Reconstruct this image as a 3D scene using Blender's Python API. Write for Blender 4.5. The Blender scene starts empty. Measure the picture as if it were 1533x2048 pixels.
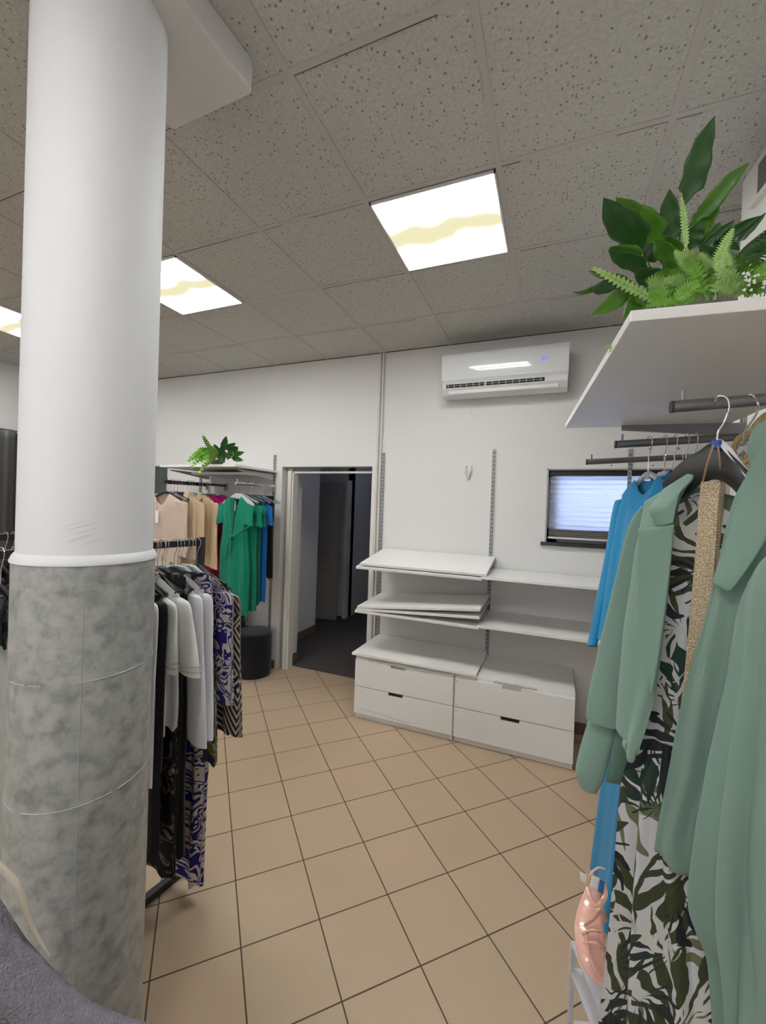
import bpy, bmesh, math, random
from math import sin, cos, pi, atan2, sqrt, radians
from mathutils import Vector, Matrix, noise
random.seed(7)
SC = bpy.context.scene
C = SC.collection
H = 1.66                                   # eye height above the floor

# ------------------------------------------------------------------ camera
FPX, YAW, PITCH, ROLL = 831.0, -.3861, -.0084, .0348
fw = Vector((sin(YAW)*cos(PITCH), cos(YAW)*cos(PITCH), sin(PITCH)))
r0 = Vector((cos(YAW), -sin(YAW), 0)); u0 = r0.cross(fw)
RT = r0*cos(ROLL)+u0*sin(ROLL); UP = -r0*sin(ROLL)+u0*cos(ROLL)
EYE = Vector((0, 0, H))
cam_d = bpy.data.cameras.new('camera'); cam = bpy.data.objects.new('camera', cam_d); C.objects.link(cam)
cam_d.sensor_fit = 'HORIZONTAL'; cam_d.sensor_width = 36; cam_d.lens = FPX/1533*36; cam_d.clip_start = .02
cam.matrix_world = Matrix(((RT.x, UP.x, -fw.x, EYE.x), (RT.y, UP.y, -fw.y, EYE.y), (RT.z, UP.z, -fw.z, EYE.z), (0, 0, 0, 1)))
SC.camera = cam
def at(px, py, d):                          # a point of the room seen at px, py, d metres deep
    return EYE + (RT*((px-766.5)/FPX) - UP*((py-1024)/FPX) + fw)*d
def at_y(px, py, Y):
    v = RT*((px-766.5)/FPX) - UP*((py-1024)/FPX) + fw; return EYE + v*(Y/v.y)

# ------------------------------------------------------------------ look, world, big lights
SC.view_settings.view_transform = 'Standard'; SC.view_settings.look = 'None'
SC.view_settings.gamma = 1; SC.view_settings.exposure = 0.0
SC.view_settings.use_curve_mapping = False
world = bpy.data.worlds.new('world'); SC.world = world; world.use_nodes = True
world.node_tree.nodes['Background'].inputs[0].default_value = (.55, .7, 1, 1)
world.node_tree.nodes['Background'].inputs[1].default_value = 1.0
def area_light(name, loc, rot, sx, sy, power, col):
    l = bpy.data.lights.new(name, 'AREA'); l.shape = 'RECTANGLE'; l.size = sx; l.size_y = sy; l.energy = power; l.color = col
    o = bpy.data.objects.new(name, l); C.objects.link(o); o.location = loc; o.rotation_euler = rot; return o
area_light('daylight_shop_window', (-2.2, -3.9, 1.7), (radians(90), 0, 0), 4.5, 2.2, 40, (.86, .92, 1))       # shop front behind the camera
area_light('daylight_corridor', (-1.75, 5.2, 2.2), (0, radians(-60), 0), .5, .5, 1.2, (.35, .45, 1))       # dusky daylight reaching the corridor
area_light('daylight_small_window', (.42, 4.1, 1.85), (radians(-90), 0, 0), 1.3, .7, 32, (.62, .72, 1))         # outside the blind
PANEL_E = 36.0                              # brightness of the ceiling panels

# ------------------------------------------------------------------ materials
def nt(m): return m.node_tree.nodes, m.node_tree.links
def mat(name, col, rough=.7, metal=0, coat=0, spec=.5, bump=None, mottle=None, trans=0, alpha=1, sheen=0):
    m = bpy.data.materials.new(name); m.use_nodes = True; N, L = nt(m); b = N['Principled BSDF']
    col = tuple(col)+(1,) if len(col) == 3 else col
    b.inputs['Base Color'].default_value = col; b.inputs['Roughness'].default_value = rough; b.inputs['Metallic'].default_value = metal
    b.inputs['Coat Weight'].default_value = coat; b.inputs['Specular IOR Level'].default_value = spec
    b.inputs['Transmission Weight'].default_value = trans; b.inputs['Alpha'].default_value = alpha
    b.inputs['Sheen Weight'].default_value = sheen
    tc = N.new('ShaderNodeTexCoord')
    if mottle:                              # (scale, amount)
        n = N.new('ShaderNodeTexNoise'); n.inputs['Scale'].default_value = mottle[0]; n.inputs['Detail'].default_value = 4
        L.new(tc.outputs['Object'], n.inputs['Vector'])
        mx = N.new('ShaderNodeMix'); mx.data_type = 'RGBA'
        a = mottle[1]
        mx.inputs[6].default_value = tuple(c*(1-a) for c in col[:3])+(1,); mx.inputs[7].default_value = tuple(min(1, c*(1+a)) for c in col[:3])+(1,)
        L.new(n.outputs[0], mx.inputs[0]); L.new(mx.outputs[2], b.inputs['Base Color'])
    if bump:                                # (scale, strength, distance)
        n = N.new('ShaderNodeTexNoise'); n.inputs['Scale'].default_value = bump[0]; n.inputs['Detail'].default_value = 3
        L.new(tc.outputs['Object'], n.inputs['Vector'])
        bp = N.new('ShaderNodeBump'); bp.inputs['Strength'].default_value = bump[1]; bp.inputs['Distance'].default_value = bump[2]
        L.new(n.outputs[0], bp.inputs['Height']); L.new(bp.outputs[0], b.inputs['Normal'])
    return m
def fabric(name, col, rough=.9, sc=600, st=.25, mottle=(9, .10), sheen=.15):
    return mat(name, col, rough, spec=.2, bump=(sc, st, .002), mottle=mottle, sheen=sheen)
def ramp(N, fac, L, stops, interp='CONSTANT'):
    r = N.new('ShaderNodeValToRGB'); r.color_ramp.interpolation = interp
    e = r.color_ramp.elements
    while len(e) > 1: e.remove(e[-1])
    e[0].position = stops[0][0]; e[0].color = tuple(stops[0][1])+(1,)
    for p, c in stops[1:]:
        k = e.new(p); k.color = tuple(c)+(1,)
    L.new(fac, r.inputs[0]); return r

M = {}
M['wall'] = mat('wall_paint', (.74, .725, .71), .85, bump=(90, .12, .003), mottle=(.8, .015))
M['white_lam'] = mat('white_laminate', (.80, .79, .77), .38, mottle=(3, .02))
M['under_lam'] = mat('grey_laminate', (.62, .62, .62), .5)
M['plaster'] = mat('column_paint', (.78, .78, .80), .6, bump=(60, .15, .002), mottle=(2, .02))
M['beam'] = mat('beam_plaster', (.66, .64, .63), .9, bump=(25, .25, .01))
M['tbar'] = mat('ceiling_bar_paint', (.50, .48, .46), .8)
M['hair'] = mat('ceiling_gap_shadow', (.10, .09, .08), .9)
M['ac'] = mat('glossy_white_plastic', (.78, .79, .80), .09, coat=.8)
M['ac2'] = mat('matt_white_plastic', (.74, .74, .74), .5)
M['dark'] = mat('dark_gap', (.02, .02, .02), .9)
M['black_metal'] = mat('black_painted_metal', (.018, .018, .02), .42, bump=(200, .05, .001))
M['grey_metal'] = mat('grey_painted_metal', (.26, .26, .27), .45, metal=.35)
M['rail'] = mat('zinc_upright', (.34, .34, .335), .5, metal=.25)
M['arm'] = mat('gunmetal_tube', (.20, .20, .205), .35, metal=.75)
M['chrome'] = mat('chrome', (.75, .75, .76), .14, metal=1)
M['pipe'] = mat('cream_painted_pipe', (.70, .67, .63), .45)
M['frame'] = mat('cream_door_paint', (.72, .69, .64), .5, mottle=(12, .04))
M['skirt'] = mat('brown_skirting_tile', (.17, .12, .09), .5, mottle=(8, .15))
M['corr_floor'] = mat('dark_floor_covering', (.075, .066, .06), .7, mottle=(20, .1))
M['corr_door'] = mat('shaded_corridor_door', (.30, .29, .27), .6)  # white doors standing in shadow, the shade put into an even grey
M['blackplastic'] = mat('black_plastic', (.02, .02, .022), .45)
M['clearplastic'] = mat('clear_plastic', (.75, .78, .8), .12, trans=.75, spec=.6)
M['greyplastic'] = mat('grey_plastic', (.52, .53, .54), .4)
M['white_cloth'] = fabric('white_jersey', (.80, .79, .78))
M['lilac_white'] = fabric('white_poplin', (.78, .77, .82), mottle=(6, .03))
M['cream_trim'] = fabric('cream_trim', (.50, .44, .33))
M['black_cloth'] = fabric('black_cloth', (.010, .010, .012), mottle=(7, .3))
M['black_satin'] = mat('black_satin', (.012, .012, .014), .4)
M['sage'] = fabric('sage_crepe', (.205, .315, .262), sc=900, st=.3, mottle=(5, .05))
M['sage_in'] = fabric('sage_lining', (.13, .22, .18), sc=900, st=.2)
M['cyan'] = fabric('cyan_blue_crepe', (.004, .22, .46), mottle=(4, .1))
M['green'] = fabric('emerald_crinkle', (.002, .20, .12), mottle=(14, .18))
M['blue'] = fabric('royal_blue', (.01, .13, .42))
M['magenta'] = fabric('magenta_cloth', (.42, .01, .12), mottle=(9, .2))
M['pink'] = fabric('fuchsia_cloth', (.55, .02, .26))
M['wine'] = fabric('wine_cloth', (.15, .006, .03))
M['beige_knit'] = fabric('beige_knit', (.56, .44, .36), sc=300, st=.5)
M['tan_satin'] = mat('tan_satin', (.58, .42, .26), .38, spec=.5, bump=(12, .25, .01), mottle=(6, .08))
M['tan'] = fabric('tan_cloth', (.55, .40, .26))
M['denim'] = fabric('dark_denim', (.045, .06, .085), mottle=(30, .35))
M['fur'] = mat('taupe_fur', (.20, .16, .12), 1, bump=(120, 1, .02), mottle=(40, .5))
M['grey_cloth'] = fabric('pale_grey_green_cloth', (.33, .35, .32))
M['mauve'] = fabric('mauve_cloth', (.19, .15, .17))
M['teal'] = fabric('teal_cloth', (.03, .13, .14))
M['lilac_wool'] = mat('lilac_grey_wool', (.24, .225, .26), 1, bump=(260, .8, .01), mottle=(60, .25))
M['cream_edge'] = fabric('cream_piping', (.50, .44, .36))
M['curtain'] = mat('charcoal_curtain', (.055, .053, .05), .6, spec=.3, bump=(300, .2, .002))
M['leaf'] = mat('broad_leaf', (.075, .21, .016), .32, spec=.5, bump=(30, .15, .004), mottle=(12, .35))
M['leaf2'] = mat('dark_leaf', (.028, .10, .02), .36, mottle=(14, .3))
M['fern'] = mat('fern_green', (.19, .42, .05), .5, mottle=(25, .3))
M['fern2'] = mat('pale_fern', (.40, .62, .20), .5, mottle=(30, .2))
M['pot'] = mat('dark_pot', (.05, .045, .03), .6)
M['blossom'] = mat('white_blossom', (.85, .85, .82), .6)
M['pinkjelly'] = mat('shiny_pink_rubber', (.78, .44, .35), .22, coat=.5)
M['card'] = mat('white_card', (.85, .85, .84), .6)
M['bluecard'] = mat('blue_card', (.03, .16, .42), .5)
M['ribbon'] = mat('white_ribbon', (.80, .80, .84), .45)
M['twine'] = mat('brown_twine', (.36, .22, .13), .7)
M['rope'] = mat('golden_tan_rope', (.42, .31, .15), .45, bump=(220, .6, .006), mottle=(60, .4))
M['bluetag'] = mat('blue_size_ring', (.03, .09, .42), .4)
M['marble'] = mat('black_marble_sill', (.03, .03, .028), .2, mottle=(9, .9))
M['print_cloth'] = mat('dark_patterned_fabric', (.07, .08, .075), .7, mottle=(5, .8))
M['acrylic'] = mat('frosted_acrylic', (.78, .76, .80), .3, trans=.35)
M['tape'] = mat('crumpled_clear_tape', (.8, .78, .72), .12, trans=.4, spec=.8)
M['blindbar'] = mat('dark_brown_blind_head', (.016, .012, .012), .5)
M['blindcloth_low'] = mat('gathered_blind_cloth', (.18, .16, .15), .8)
M['winframe'] = mat('window_frame_grey', (.36, .36, .37), .5)

def floor_material():
    m = bpy.data.materials.new('beige_floor_tiles'); m.use_nodes = True; N, L = nt(m); b = N['Principled BSDF']
    g = N.new('ShaderNodeNewGeometry'); mp = N.new('ShaderNodeMapping'); mp.vector_type = 'TEXTURE'
    mp.inputs['Location'].default_value = (-2.7871*.9009, 3.0259*.9009, 0); mp.inputs['Rotation'].default_value = (0, 0, .7898); mp.inputs['Scale'].default_value = (.3, .3, 1)
    L.new(g.outputs['Position'], mp.inputs['Vector'])
    sp = N.new('ShaderNodeSeparateXYZ'); L.new(mp.outputs[0], sp.inputs[0])
    ds = []; fl = []
    for k in (0, 1):
        f = N.new('ShaderNodeMath'); f.operation = 'PINGPONG'; f.inputs[1].default_value = .5; L.new(sp.outputs[k], f.inputs[0]); ds.append(f)
        q = N.new('ShaderNodeMath'); q.operation = 'FLOOR'; L.new(sp.outputs[k], q.inputs[0]); fl.append(q)
    mn = N.new('ShaderNodeMath'); mn.operation = 'MINIMUM'; L.new(ds[0].outputs[0], mn.inputs[0]); L.new(ds[1].outputs[0], mn.inputs[1])
    gm = N.new('ShaderNodeMapRange'); gm.inputs[1].default_value = .0065; gm.inputs[2].default_value = .0105; L.new(mn.outputs[0], gm.inputs[0])
    cb = N.new('ShaderNodeCombineXYZ'); L.new(fl[0].outputs[0], cb.inputs[0]); L.new(fl[1].outputs[0], cb.inputs[1])
    wn = N.new('ShaderNodeTexWhiteNoise'); L.new(cb.outputs[0], wn.inputs[0])
    n1 = N.new('ShaderNodeTexNoise'); n1.inputs['Scale'].default_value = 3.5; n1.inputs['Detail'].default_value = 3; L.new(g.outputs['Position'], n1.inputs['Vector'])
    ad = N.new('ShaderNodeMath'); ad.operation = 'MULTIPLY_ADD'; ad.inputs[1].default_value = .35; L.new(wn.outputs[0], ad.inputs[0]); L.new(n1.outputs[0], ad.inputs[2])
    r = ramp(N, ad.outputs[0], L, [(.3, (.47, .355, .24)), (.65, (.50, .375, .255)), (1, (.52, .375, .262))], 'LINEAR')
    sp2 = N.new('ShaderNodeTexNoise'); sp2.inputs['Scale'].default_value = 260; L.new(g.outputs['Position'], sp2.inputs['Vector'])
    mr = N.new('ShaderNodeMapRange'); mr.inputs[3].default_value = .88; mr.inputs[4].default_value = 1.12; L.new(sp2.outputs[0], mr.inputs[0])
    mu = N.new('ShaderNodeVectorMath'); mu.operation = 'SCALE'; L.new(r.outputs[0], mu.inputs[0]); L.new(mr.outputs[0], mu.inputs['Scale'])
    mx = N.new('ShaderNodeMix'); mx.data_type = 'RGBA'; mx.inputs[6].default_value = (.075, .05, .032, 1)
    L.new(mu.outputs[0], mx.inputs[7]); L.new(gm.outputs[0], mx.inputs[0]); L.new(mx.outputs[2], b.inputs['Base Color'])
    bp = N.new('ShaderNodeBump'); bp.inputs['Strength'].default_value = .5; bp.inputs['Distance'].default_value = .002; L.new(gm.outputs[0], bp.inputs['Height']); L.new(bp.outputs[0], b.inputs['Normal'])
    b.inputs['Roughness'].default_value = .42; b.inputs['Specular IOR Level'].default_value = .35
    return m
M['floor'] = floor_material()

def ceiling_material():
    m = bpy.data.materials.new('pitted_ceiling_tile'); m.use_nodes = True; N, L = nt(m); b = N['Principled BSDF']
    g = N.new('ShaderNodeNewGeometry')
    n = N.new('ShaderNodeTexNoise'); n.inputs['Scale'].default_value = 75; n.inputs['Detail'].default_value = 3; L.new(g.outputs['Position'], n.inputs['Vector'])
    v = N.new('ShaderNodeTexVoronoi'); v.inputs['Scale'].default_value = 62; L.new(g.outputs['Position'], v.inputs['Vector'])
    vm = N.new('ShaderNodeMapRange'); vm.inputs[1].default_value = .10; vm.inputs[2].default_value = .34; L.new(v.outputs['Distance'], vm.inputs[0])
    wn = N.new('ShaderNodeSeparateColor'); L.new(v.outputs['Color'], wn.inputs[0])
    gt = N.new('ShaderNodeMath'); gt.operation = 'GREATER_THAN'; gt.inputs[1].default_value = .62; L.new(wn.outputs[0], gt.inputs[0])
    inv = N.new('ShaderNodeMath'); inv.operation = 'SUBTRACT'; inv.inputs[0].default_value = 1; L.new(gt.outputs[0], inv.inputs[1])
    mxx = N.new('ShaderNodeMath'); mxx.operation = 'MAXIMUM'; L.new(vm.outputs[0], mxx.inputs[0]); L.new(inv.outputs[0], mxx.inputs[1])
    mr = N.new('ShaderNodeMapRange'); mr.inputs[1].default_value = .3; mr.inputs[2].default_value = .7; L.new(n.outputs[0], mr.inputs[0])
    c1 = N.new('ShaderNodeMix'); c1.data_type = 'RGBA'; c1.inputs[6].default_value = (.49, .49, .455, 1); c1.inputs[7].default_value = (.59, .585, .55, 1); L.new(mr.outputs[0], c1.inputs[0])
    c2 = N.new('ShaderNodeMix'); c2.data_type = 'RGBA'; c2.inputs[6].default_value = (.19, .175, .16, 1); L.new(mxx.outputs[0], c2.inputs[0]); L.new(c1.outputs[2], c2.inputs[7])
    L.new(c2.outputs[2], b.inputs['Base Color']); b.inputs['Roughness'].default_value = .95; b.inputs['Specular IOR Level'].default_value = .1
    bp = N.new('ShaderNodeBump'); bp.inputs['Strength'].default_value = .6; bp.inputs['Distance'].default_value = .004
    a = N.new('ShaderNodeMath'); a.operation = 'MULTIPLY'; L.new(mr.outputs[0], a.inputs[0]); L.new(mxx.outputs[0], a.inputs[1]); L.new(a.outputs[0], bp.inputs['Height']); L.new(bp.outputs[0], b.inputs['Normal'])
    return m
M['ceiling'] = ceiling_material()

def cladding_material():
    m = bpy.data.materials.new('marbled_grey_cladding'); m.use_nodes = True; N, L = nt(m); b = N['Principled BSDF']
    g = N.new('ShaderNodeNewGeometry')
    n = N.new('ShaderNodeTexNoise'); n.inputs['Scale'].default_value = 26; n.inputs['Detail'].default_value = 7; n.inputs['Roughness'].default_value = .62; n.inputs['Distortion'].default_value = .25; L.new(g.outputs['Position'], n.inputs['Vector'])
    v = N.new('ShaderNodeTexVoronoi'); v.feature = 'SMOOTH_F1'; v.inputs['Scale'].default_value = 26; v.inputs['Randomness'].default_value = 1
    n0 = N.new('ShaderNodeTexNoise'); n0.inputs['Scale'].default_value = 30; L.new(g.outputs['Position'], n0.inputs['Vector'])
    ad = N.new('ShaderNodeVectorMath'); ad.operation = 'MULTIPLY_ADD'; ad.inputs[1].default_value = (.06, .06, .06); L.new(n0.outputs['Color'], ad.inputs[0]); L.new(g.outputs['Position'], ad.inputs[2]); L.new(ad.outputs[0], v.inputs['Vector'])
    mm = N.new('ShaderNodeMath'); mm.operation = 'MULTIPLY_ADD'; mm.inputs[1].default_value = -.32; L.new(v.outputs['Distance'], mm.inputs[0]); L.new(n.outputs[0], mm.inputs[2])
    r = ramp(N, mm.outputs[0], L, [(.14, (.22, .225, .215)), (.27, (.295, .305, .29)), (.36, (.35, .355, .34)), (.50, (.42, .42, .40))], 'LINEAR')
    L.new(r.outputs[0], b.inputs['Base Color']); b.inputs['Roughness'].default_value = .38; b.inputs['Specular IOR Level'].default_value = .4
    return m
M['cladding'] = cladding_material()

def leaf_print(name, base, layers):
    """cut palm leaves printed in the cloth's own UV metres; each layer = (scale, colours, fullness, offset)"""
    m = bpy.data.materials.new(name); m.use_nodes = True; N, L = nt(m); b = N['Principled BSDF']
    uv = N.new('ShaderNodeUVMap'); prev = None
    for sc, cols, full, off in layers:
        mp = N.new('ShaderNodeMapping'); mp.inputs['Location'].default_value = (off, off*.7, 0); L.new(uv.outputs[0], mp.inputs[0])
        nz = N.new('ShaderNodeTexNoise'); nz.inputs['Scale'].default_value = sc*1.3; L.new(mp.outputs[0], nz.inputs['Vector'])
        ad = N.new('ShaderNodeVectorMath'); ad.operation = 'MULTIPLY_ADD'; k = .55/sc; ad.inputs[1].default_value = (k, k, 0); L.new(nz.outputs['Color'], ad.inputs[0]); L.new(mp.outputs[0], ad.inputs[2])
        v = N.new('ShaderNodeTexVoronoi'); v.voronoi_dimensions = '2D'; v.inputs['Scale'].default_value = sc; L.new(ad.outputs[0], v.inputs['Vector'])
        se = N.new('ShaderNodeSeparateColor'); L.new(v.outputs['Color'], se.inputs[0])
        sb = N.new('ShaderNodeVectorMath'); sb.operation = 'SUBTRACT'; L.new(ad.outputs[0], sb.inputs[0]); L.new(v.outputs['Position'], sb.inputs[1])
        an = N.new('ShaderNodeMath'); an.operation = 'MULTIPLY'; an.inputs[1].default_value = 6.283; L.new(se.outputs[0], an.inputs[0])
        ro = N.new('ShaderNodeVectorRotate'); ro.rotation_type = 'Z_AXIS'; L.new(sb.outputs[0], ro.inputs['Vector']); L.new(an.outputs[0], ro.inputs['Angle'])
        sx = N.new('ShaderNodeSeparateXYZ'); L.new(ro.outputs[0], sx.inputs[0])
        # fingers radiate from a point behind the cell centre
        ax_ = N.new('ShaderNodeMath'); ax_.operation = 'ADD'; ax_.inputs[1].default_value = .55/sc; L.new(sx.outputs[0], ax_.inputs[0])
        at2 = N.new('ShaderNodeMath'); at2.operation = 'ARCTAN2'; L.new(sx.outputs[1], at2.inputs[0]); L.new(ax_.outputs[0], at2.inputs[1])
        fr = N.new('ShaderNodeMath'); fr.operation = 'MULTIPLY'; fr.inputs[1].default_value = 17; L.new(at2.outputs[0], fr.inputs[0])
        si = N.new('ShaderNodeMath'); si.operation = 'SINE'; L.new(fr.outputs[0], si.inputs[0])
        th = N.new('ShaderNodeMath'); th.operation = 'MULTIPLY_ADD'; th.inputs[1].default_value = 3.4; th.inputs[2].default_value = -full; L.new(v.outputs['Distance'], th.inputs[0])
        gt = N.new('ShaderNodeMath'); gt.operation = 'GREATER_THAN'; L.new(si.outputs[0], gt.inputs[0]); L.new(th.outputs[0], gt.inputs[1])
        r = ramp(N, se.outputs[1], L, [(i/len(cols), c) for i, c in enumerate(cols)])
        mx = N.new('ShaderNodeMix'); mx.data_type = 'RGBA'
        if prev is None: mx.inputs[6].default_value = tuple(base)+(1,)
        else: L.new(prev.outputs[2], mx.inputs[6])
        L.new(gt.outputs[0], mx.inputs[0]); L.new(r.outputs[0], mx.inputs[7]); prev = mx
    L.new(prev.outputs[2], b.inputs['Base Color']); b.inputs['Roughness'].default_value = .8; b.inputs['Specular IOR Level'].default_value = .2
    return m
DK = [(.022, .024, .028), (.05, .06, .03), (.03, .034, .04), (.02, .045, .035)]
M['palm'] = leaf_print('tropical_palm_print', (.55, .54, .56), [(5.0, [(.10, .12, .05), (.15, .16, .09), (.06, .075, .04)], .55, .3), (6.5, DK, 1.15, 0), (9.0, [(.55, .54, .50), (.02, .022, .026), (.03, .04, .035)], .75, .77)])
M['palm2'] = leaf_print('black_feather_print', (.012, .012, .014), [(14.0, [(.5, .5, .52)], .15, 0)])
def blob_print(name, sc, stops, dist=1.5, detail=2):
    m = bpy.data.materials.new(name); m.use_nodes = True; N, L = nt(m); b = N['Principled BSDF']
    uv = N.new('ShaderNodeUVMap'); n = N.new('ShaderNodeTexNoise'); n.inputs['Scale'].default_value = sc; n.inputs['Detail'].default_value = detail; n.inputs['Distortion'].default_value = dist
    L.new(uv.outputs[0], n.inputs['Vector']); r = ramp(N, n.outputs[0], L, stops); L.new(r.outputs[0], b.inputs['Base Color']); b.inputs['Roughness'].default_value = .8
    b.inputs['Specular IOR Level'].default_value = .2
    return m
M['floral'] = blob_print('navy_floral_print', 12, [(0, (.018, .018, .15)), (.36, (.52, .46, .40)), (.44, (.02, .018, .17)), (.51, (.56, .50, .43)), (.585, (.02, .02, .16)), (.66, (.5, .45, .38))], 1.3, 1)
M['abstract'] = blob_print('olive_teal_abstract', 6, [(0, (.03, .05, .09)), (.42, (.22, .17, .04)), (.5, (.30, .42, .38)), (.56, (.12, .13, .03)), (.62, (.05, .04, .06)), (.7, (.2, .17, .05))], 1)
M['darkfloral'] = blob_print('dark_floral', 11, [(0, (.012, .011, .014)), (.55, (.16, .10, .08)), (.6, (.012, .011, .014)), (.68, (.2, .19, .2))], 1.2)
def zebra():
    m = bpy.data.materials.new('black_cream_geometric'); m.use_nodes = True; N, L = nt(m); b = N['Principled BSDF']
    uv = N.new('ShaderNodeUVMap'); v = N.new('ShaderNodeTexVoronoi'); v.distance = 'MANHATTAN'; v.voronoi_dimensions = '2D'; v.inputs['Scale'].default_value = 5; L.new(uv.outputs[0], v.inputs['Vector'])
    a = N.new('ShaderNodeMath'); a.operation = 'MULTIPLY'; a.inputs[1].default_value = 38; L.new(v.outputs['Distance'], a.inputs[0])
    s = N.new('ShaderNodeMath'); s.operation = 'SINE'; L.new(a.outputs[0], s.inputs[0])
    r = ramp(N, s.outputs[0], L, [(0, (.015, .014, .014)), (.35, (.5, .42, .34))]); L.new(r.outputs[0], b.inputs['Base Color']); b.inputs['Roughness'].default_value = .8
    return m
M['zebra'] = zebra()
def woven():
    m = bpy.data.materials.new('woven_gold_raffia'); m.use_nodes = True; N, L = nt(m); b = N['Principled BSDF']
    uv = N.new('ShaderNodeUVMap'); br = N.new('ShaderNodeTexBrick'); br.inputs['Scale'].default_value = 1; br.inputs['Brick Width'].default_value = .006; br.inputs['Row Height'].default_value = .003; br.inputs['Mortar Size'].default_value = .0006
    br.inputs['Color1'].default_value = (.92, .80, .58, 1); br.inputs['Color2'].default_value = (.72, .58, .38, 1); br.inputs['Mortar'].default_value = (.5, .38, .24, 1)
    L.new(uv.outputs[0], br.inputs['Vector'])
    n = N.new('ShaderNodeTexNoise'); n.inputs['Scale'].default_value = 330; L.new(uv.outputs[0], n.inputs['Vector'])
    r = ramp(N, n.outputs[0], L, [(.35, (.55, .5, .45)), (.55, (1, 1, 1)), (.7, (1.35, 1.3, 1.2))], 'LINEAR')
    mx = N.new('ShaderNodeMix'); mx.data_type = 'RGBA'; mx.blend_type = 'MULTIPLY'; mx.inputs[0].default_value = 1; L.new(br.outputs[0], mx.inputs[6]); L.new(r.outputs[0], mx.inputs[7])
    L.new(mx.outputs[2], b.inputs['Base Color']); b.inputs['Roughness'].default_value = .5
    bp = N.new('ShaderNodeBump'); bp.inputs['Distance'].default_value = .003; L.new(n.outputs[0], bp.inputs['Height']); L.new(bp.outputs[0], b.inputs['Normal'])
    return m
M['woven'] = woven()
def panel_emission():
    m = bpy.data.materials.new('lit_yellowed_diffuser'); m.use_nodes = True; N, L = nt(m)
    N.remove(N['Principled BSDF']); e = N.new('ShaderNodeEmission')
    tc = N.new('ShaderNodeTexCoord'); sp = N.new('ShaderNodeSeparateXYZ'); L.new(tc.outputs['Object'], sp.inputs[0])
    oi = N.new('ShaderNodeObjectInfo')
    n = N.new('ShaderNodeTexNoise'); n.noise_dimensions = '4D'; n.inputs['Scale'].default_value = 6; n.inputs['Detail'].default_value = 1; L.new(tc.outputs['Object'], n.inputs['Vector'])
    rr = N.new('ShaderNodeMath'); rr.operation = 'MULTIPLY'; rr.inputs[1].default_value = 30; L.new(oi.outputs['Random'], rr.inputs[0]); L.new(rr.outputs[0], n.inputs['W'])
    a = N.new('ShaderNodeMath'); a.operation = 'MULTIPLY_ADD'; a.inputs[1].default_value = .16; a.inputs[2].default_value = -.08; L.new(n.outputs[0], a.inputs[0])
    s = N.new('ShaderNodeMath'); s.operation = 'ADD'; L.new(sp.outputs[1], s.inputs[0]); L.new(a.outputs[0], s.inputs[1])
    ab = N.new('ShaderNodeMath'); ab.operation = 'ABSOLUTE'; L.new(s.outputs[0], ab.inputs[0])
    mr = N.new('ShaderNodeMapRange'); mr.interpolation_type = 'SMOOTHSTEP'; mr.inputs[1].default_value = .015; mr.inputs[2].default_value = .125; L.new(ab.outputs[0], mr.inputs[0])
    po = N.new('ShaderNodeMath'); po.operation = 'POWER'; po.inputs[1].default_value = 3.2; L.new(mr.outputs[0], po.inputs[0])
    r = ramp(N, mr.outputs[0], L, [(0, (.93, .86, .55)), (.55, (1, .95, .80)), (1, (.985, 1, .985))], 'LINEAR')
    st = N.new('ShaderNodeMapRange'); st.inputs[3].default_value = .97; st.inputs[4].default_value = PANEL_E; L.new(po.outputs[0], st.inputs[0])
    L.new(r.outputs[0], e.inputs[0]); L.new(st.outputs[0], e.inputs[1]); L.new(e.outputs[0], N['Material Output'].inputs[0])
    return m
M['panel'] = panel_emission()
def emit(name, col, s):
    m = bpy.data.materials.new(name); m.use_nodes = True; N, L = nt(m); e = N.new('ShaderNodeEmission'); e.inputs[0].default_value = tuple(col)+(1,); e.inputs[1].default_value = s
    L.new(e.outputs[0], N['Material Output'].inputs[0]); return m
M['digit'] = emit('blue_display_digits', (.10, .12, 1), 1.5)
def blind_material():
    m = bpy.data.materials.new('translucent_blind_cloth'); m.use_nodes = True; N, L = nt(m); b = N['Principled BSDF']
    b.inputs['Base Color'].default_value = (.42, .42, .42, 1); b.inputs['Roughness'].default_value = .8
    t = N.new('ShaderNodeBsdfTranslucent'); t.inputs[0].default_value = (.7, .74, .85, 1); mx = N.new('ShaderNodeMixShader'); mx.inputs[0].default_value = .42
    L.new(b.outputs[0], mx.inputs[1]); L.new(t.outputs[0], mx.inputs[2]); L.new(mx.outputs[0], N['Material Output'].inputs[0]); return m
M['blind'] = blind_material()

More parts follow.
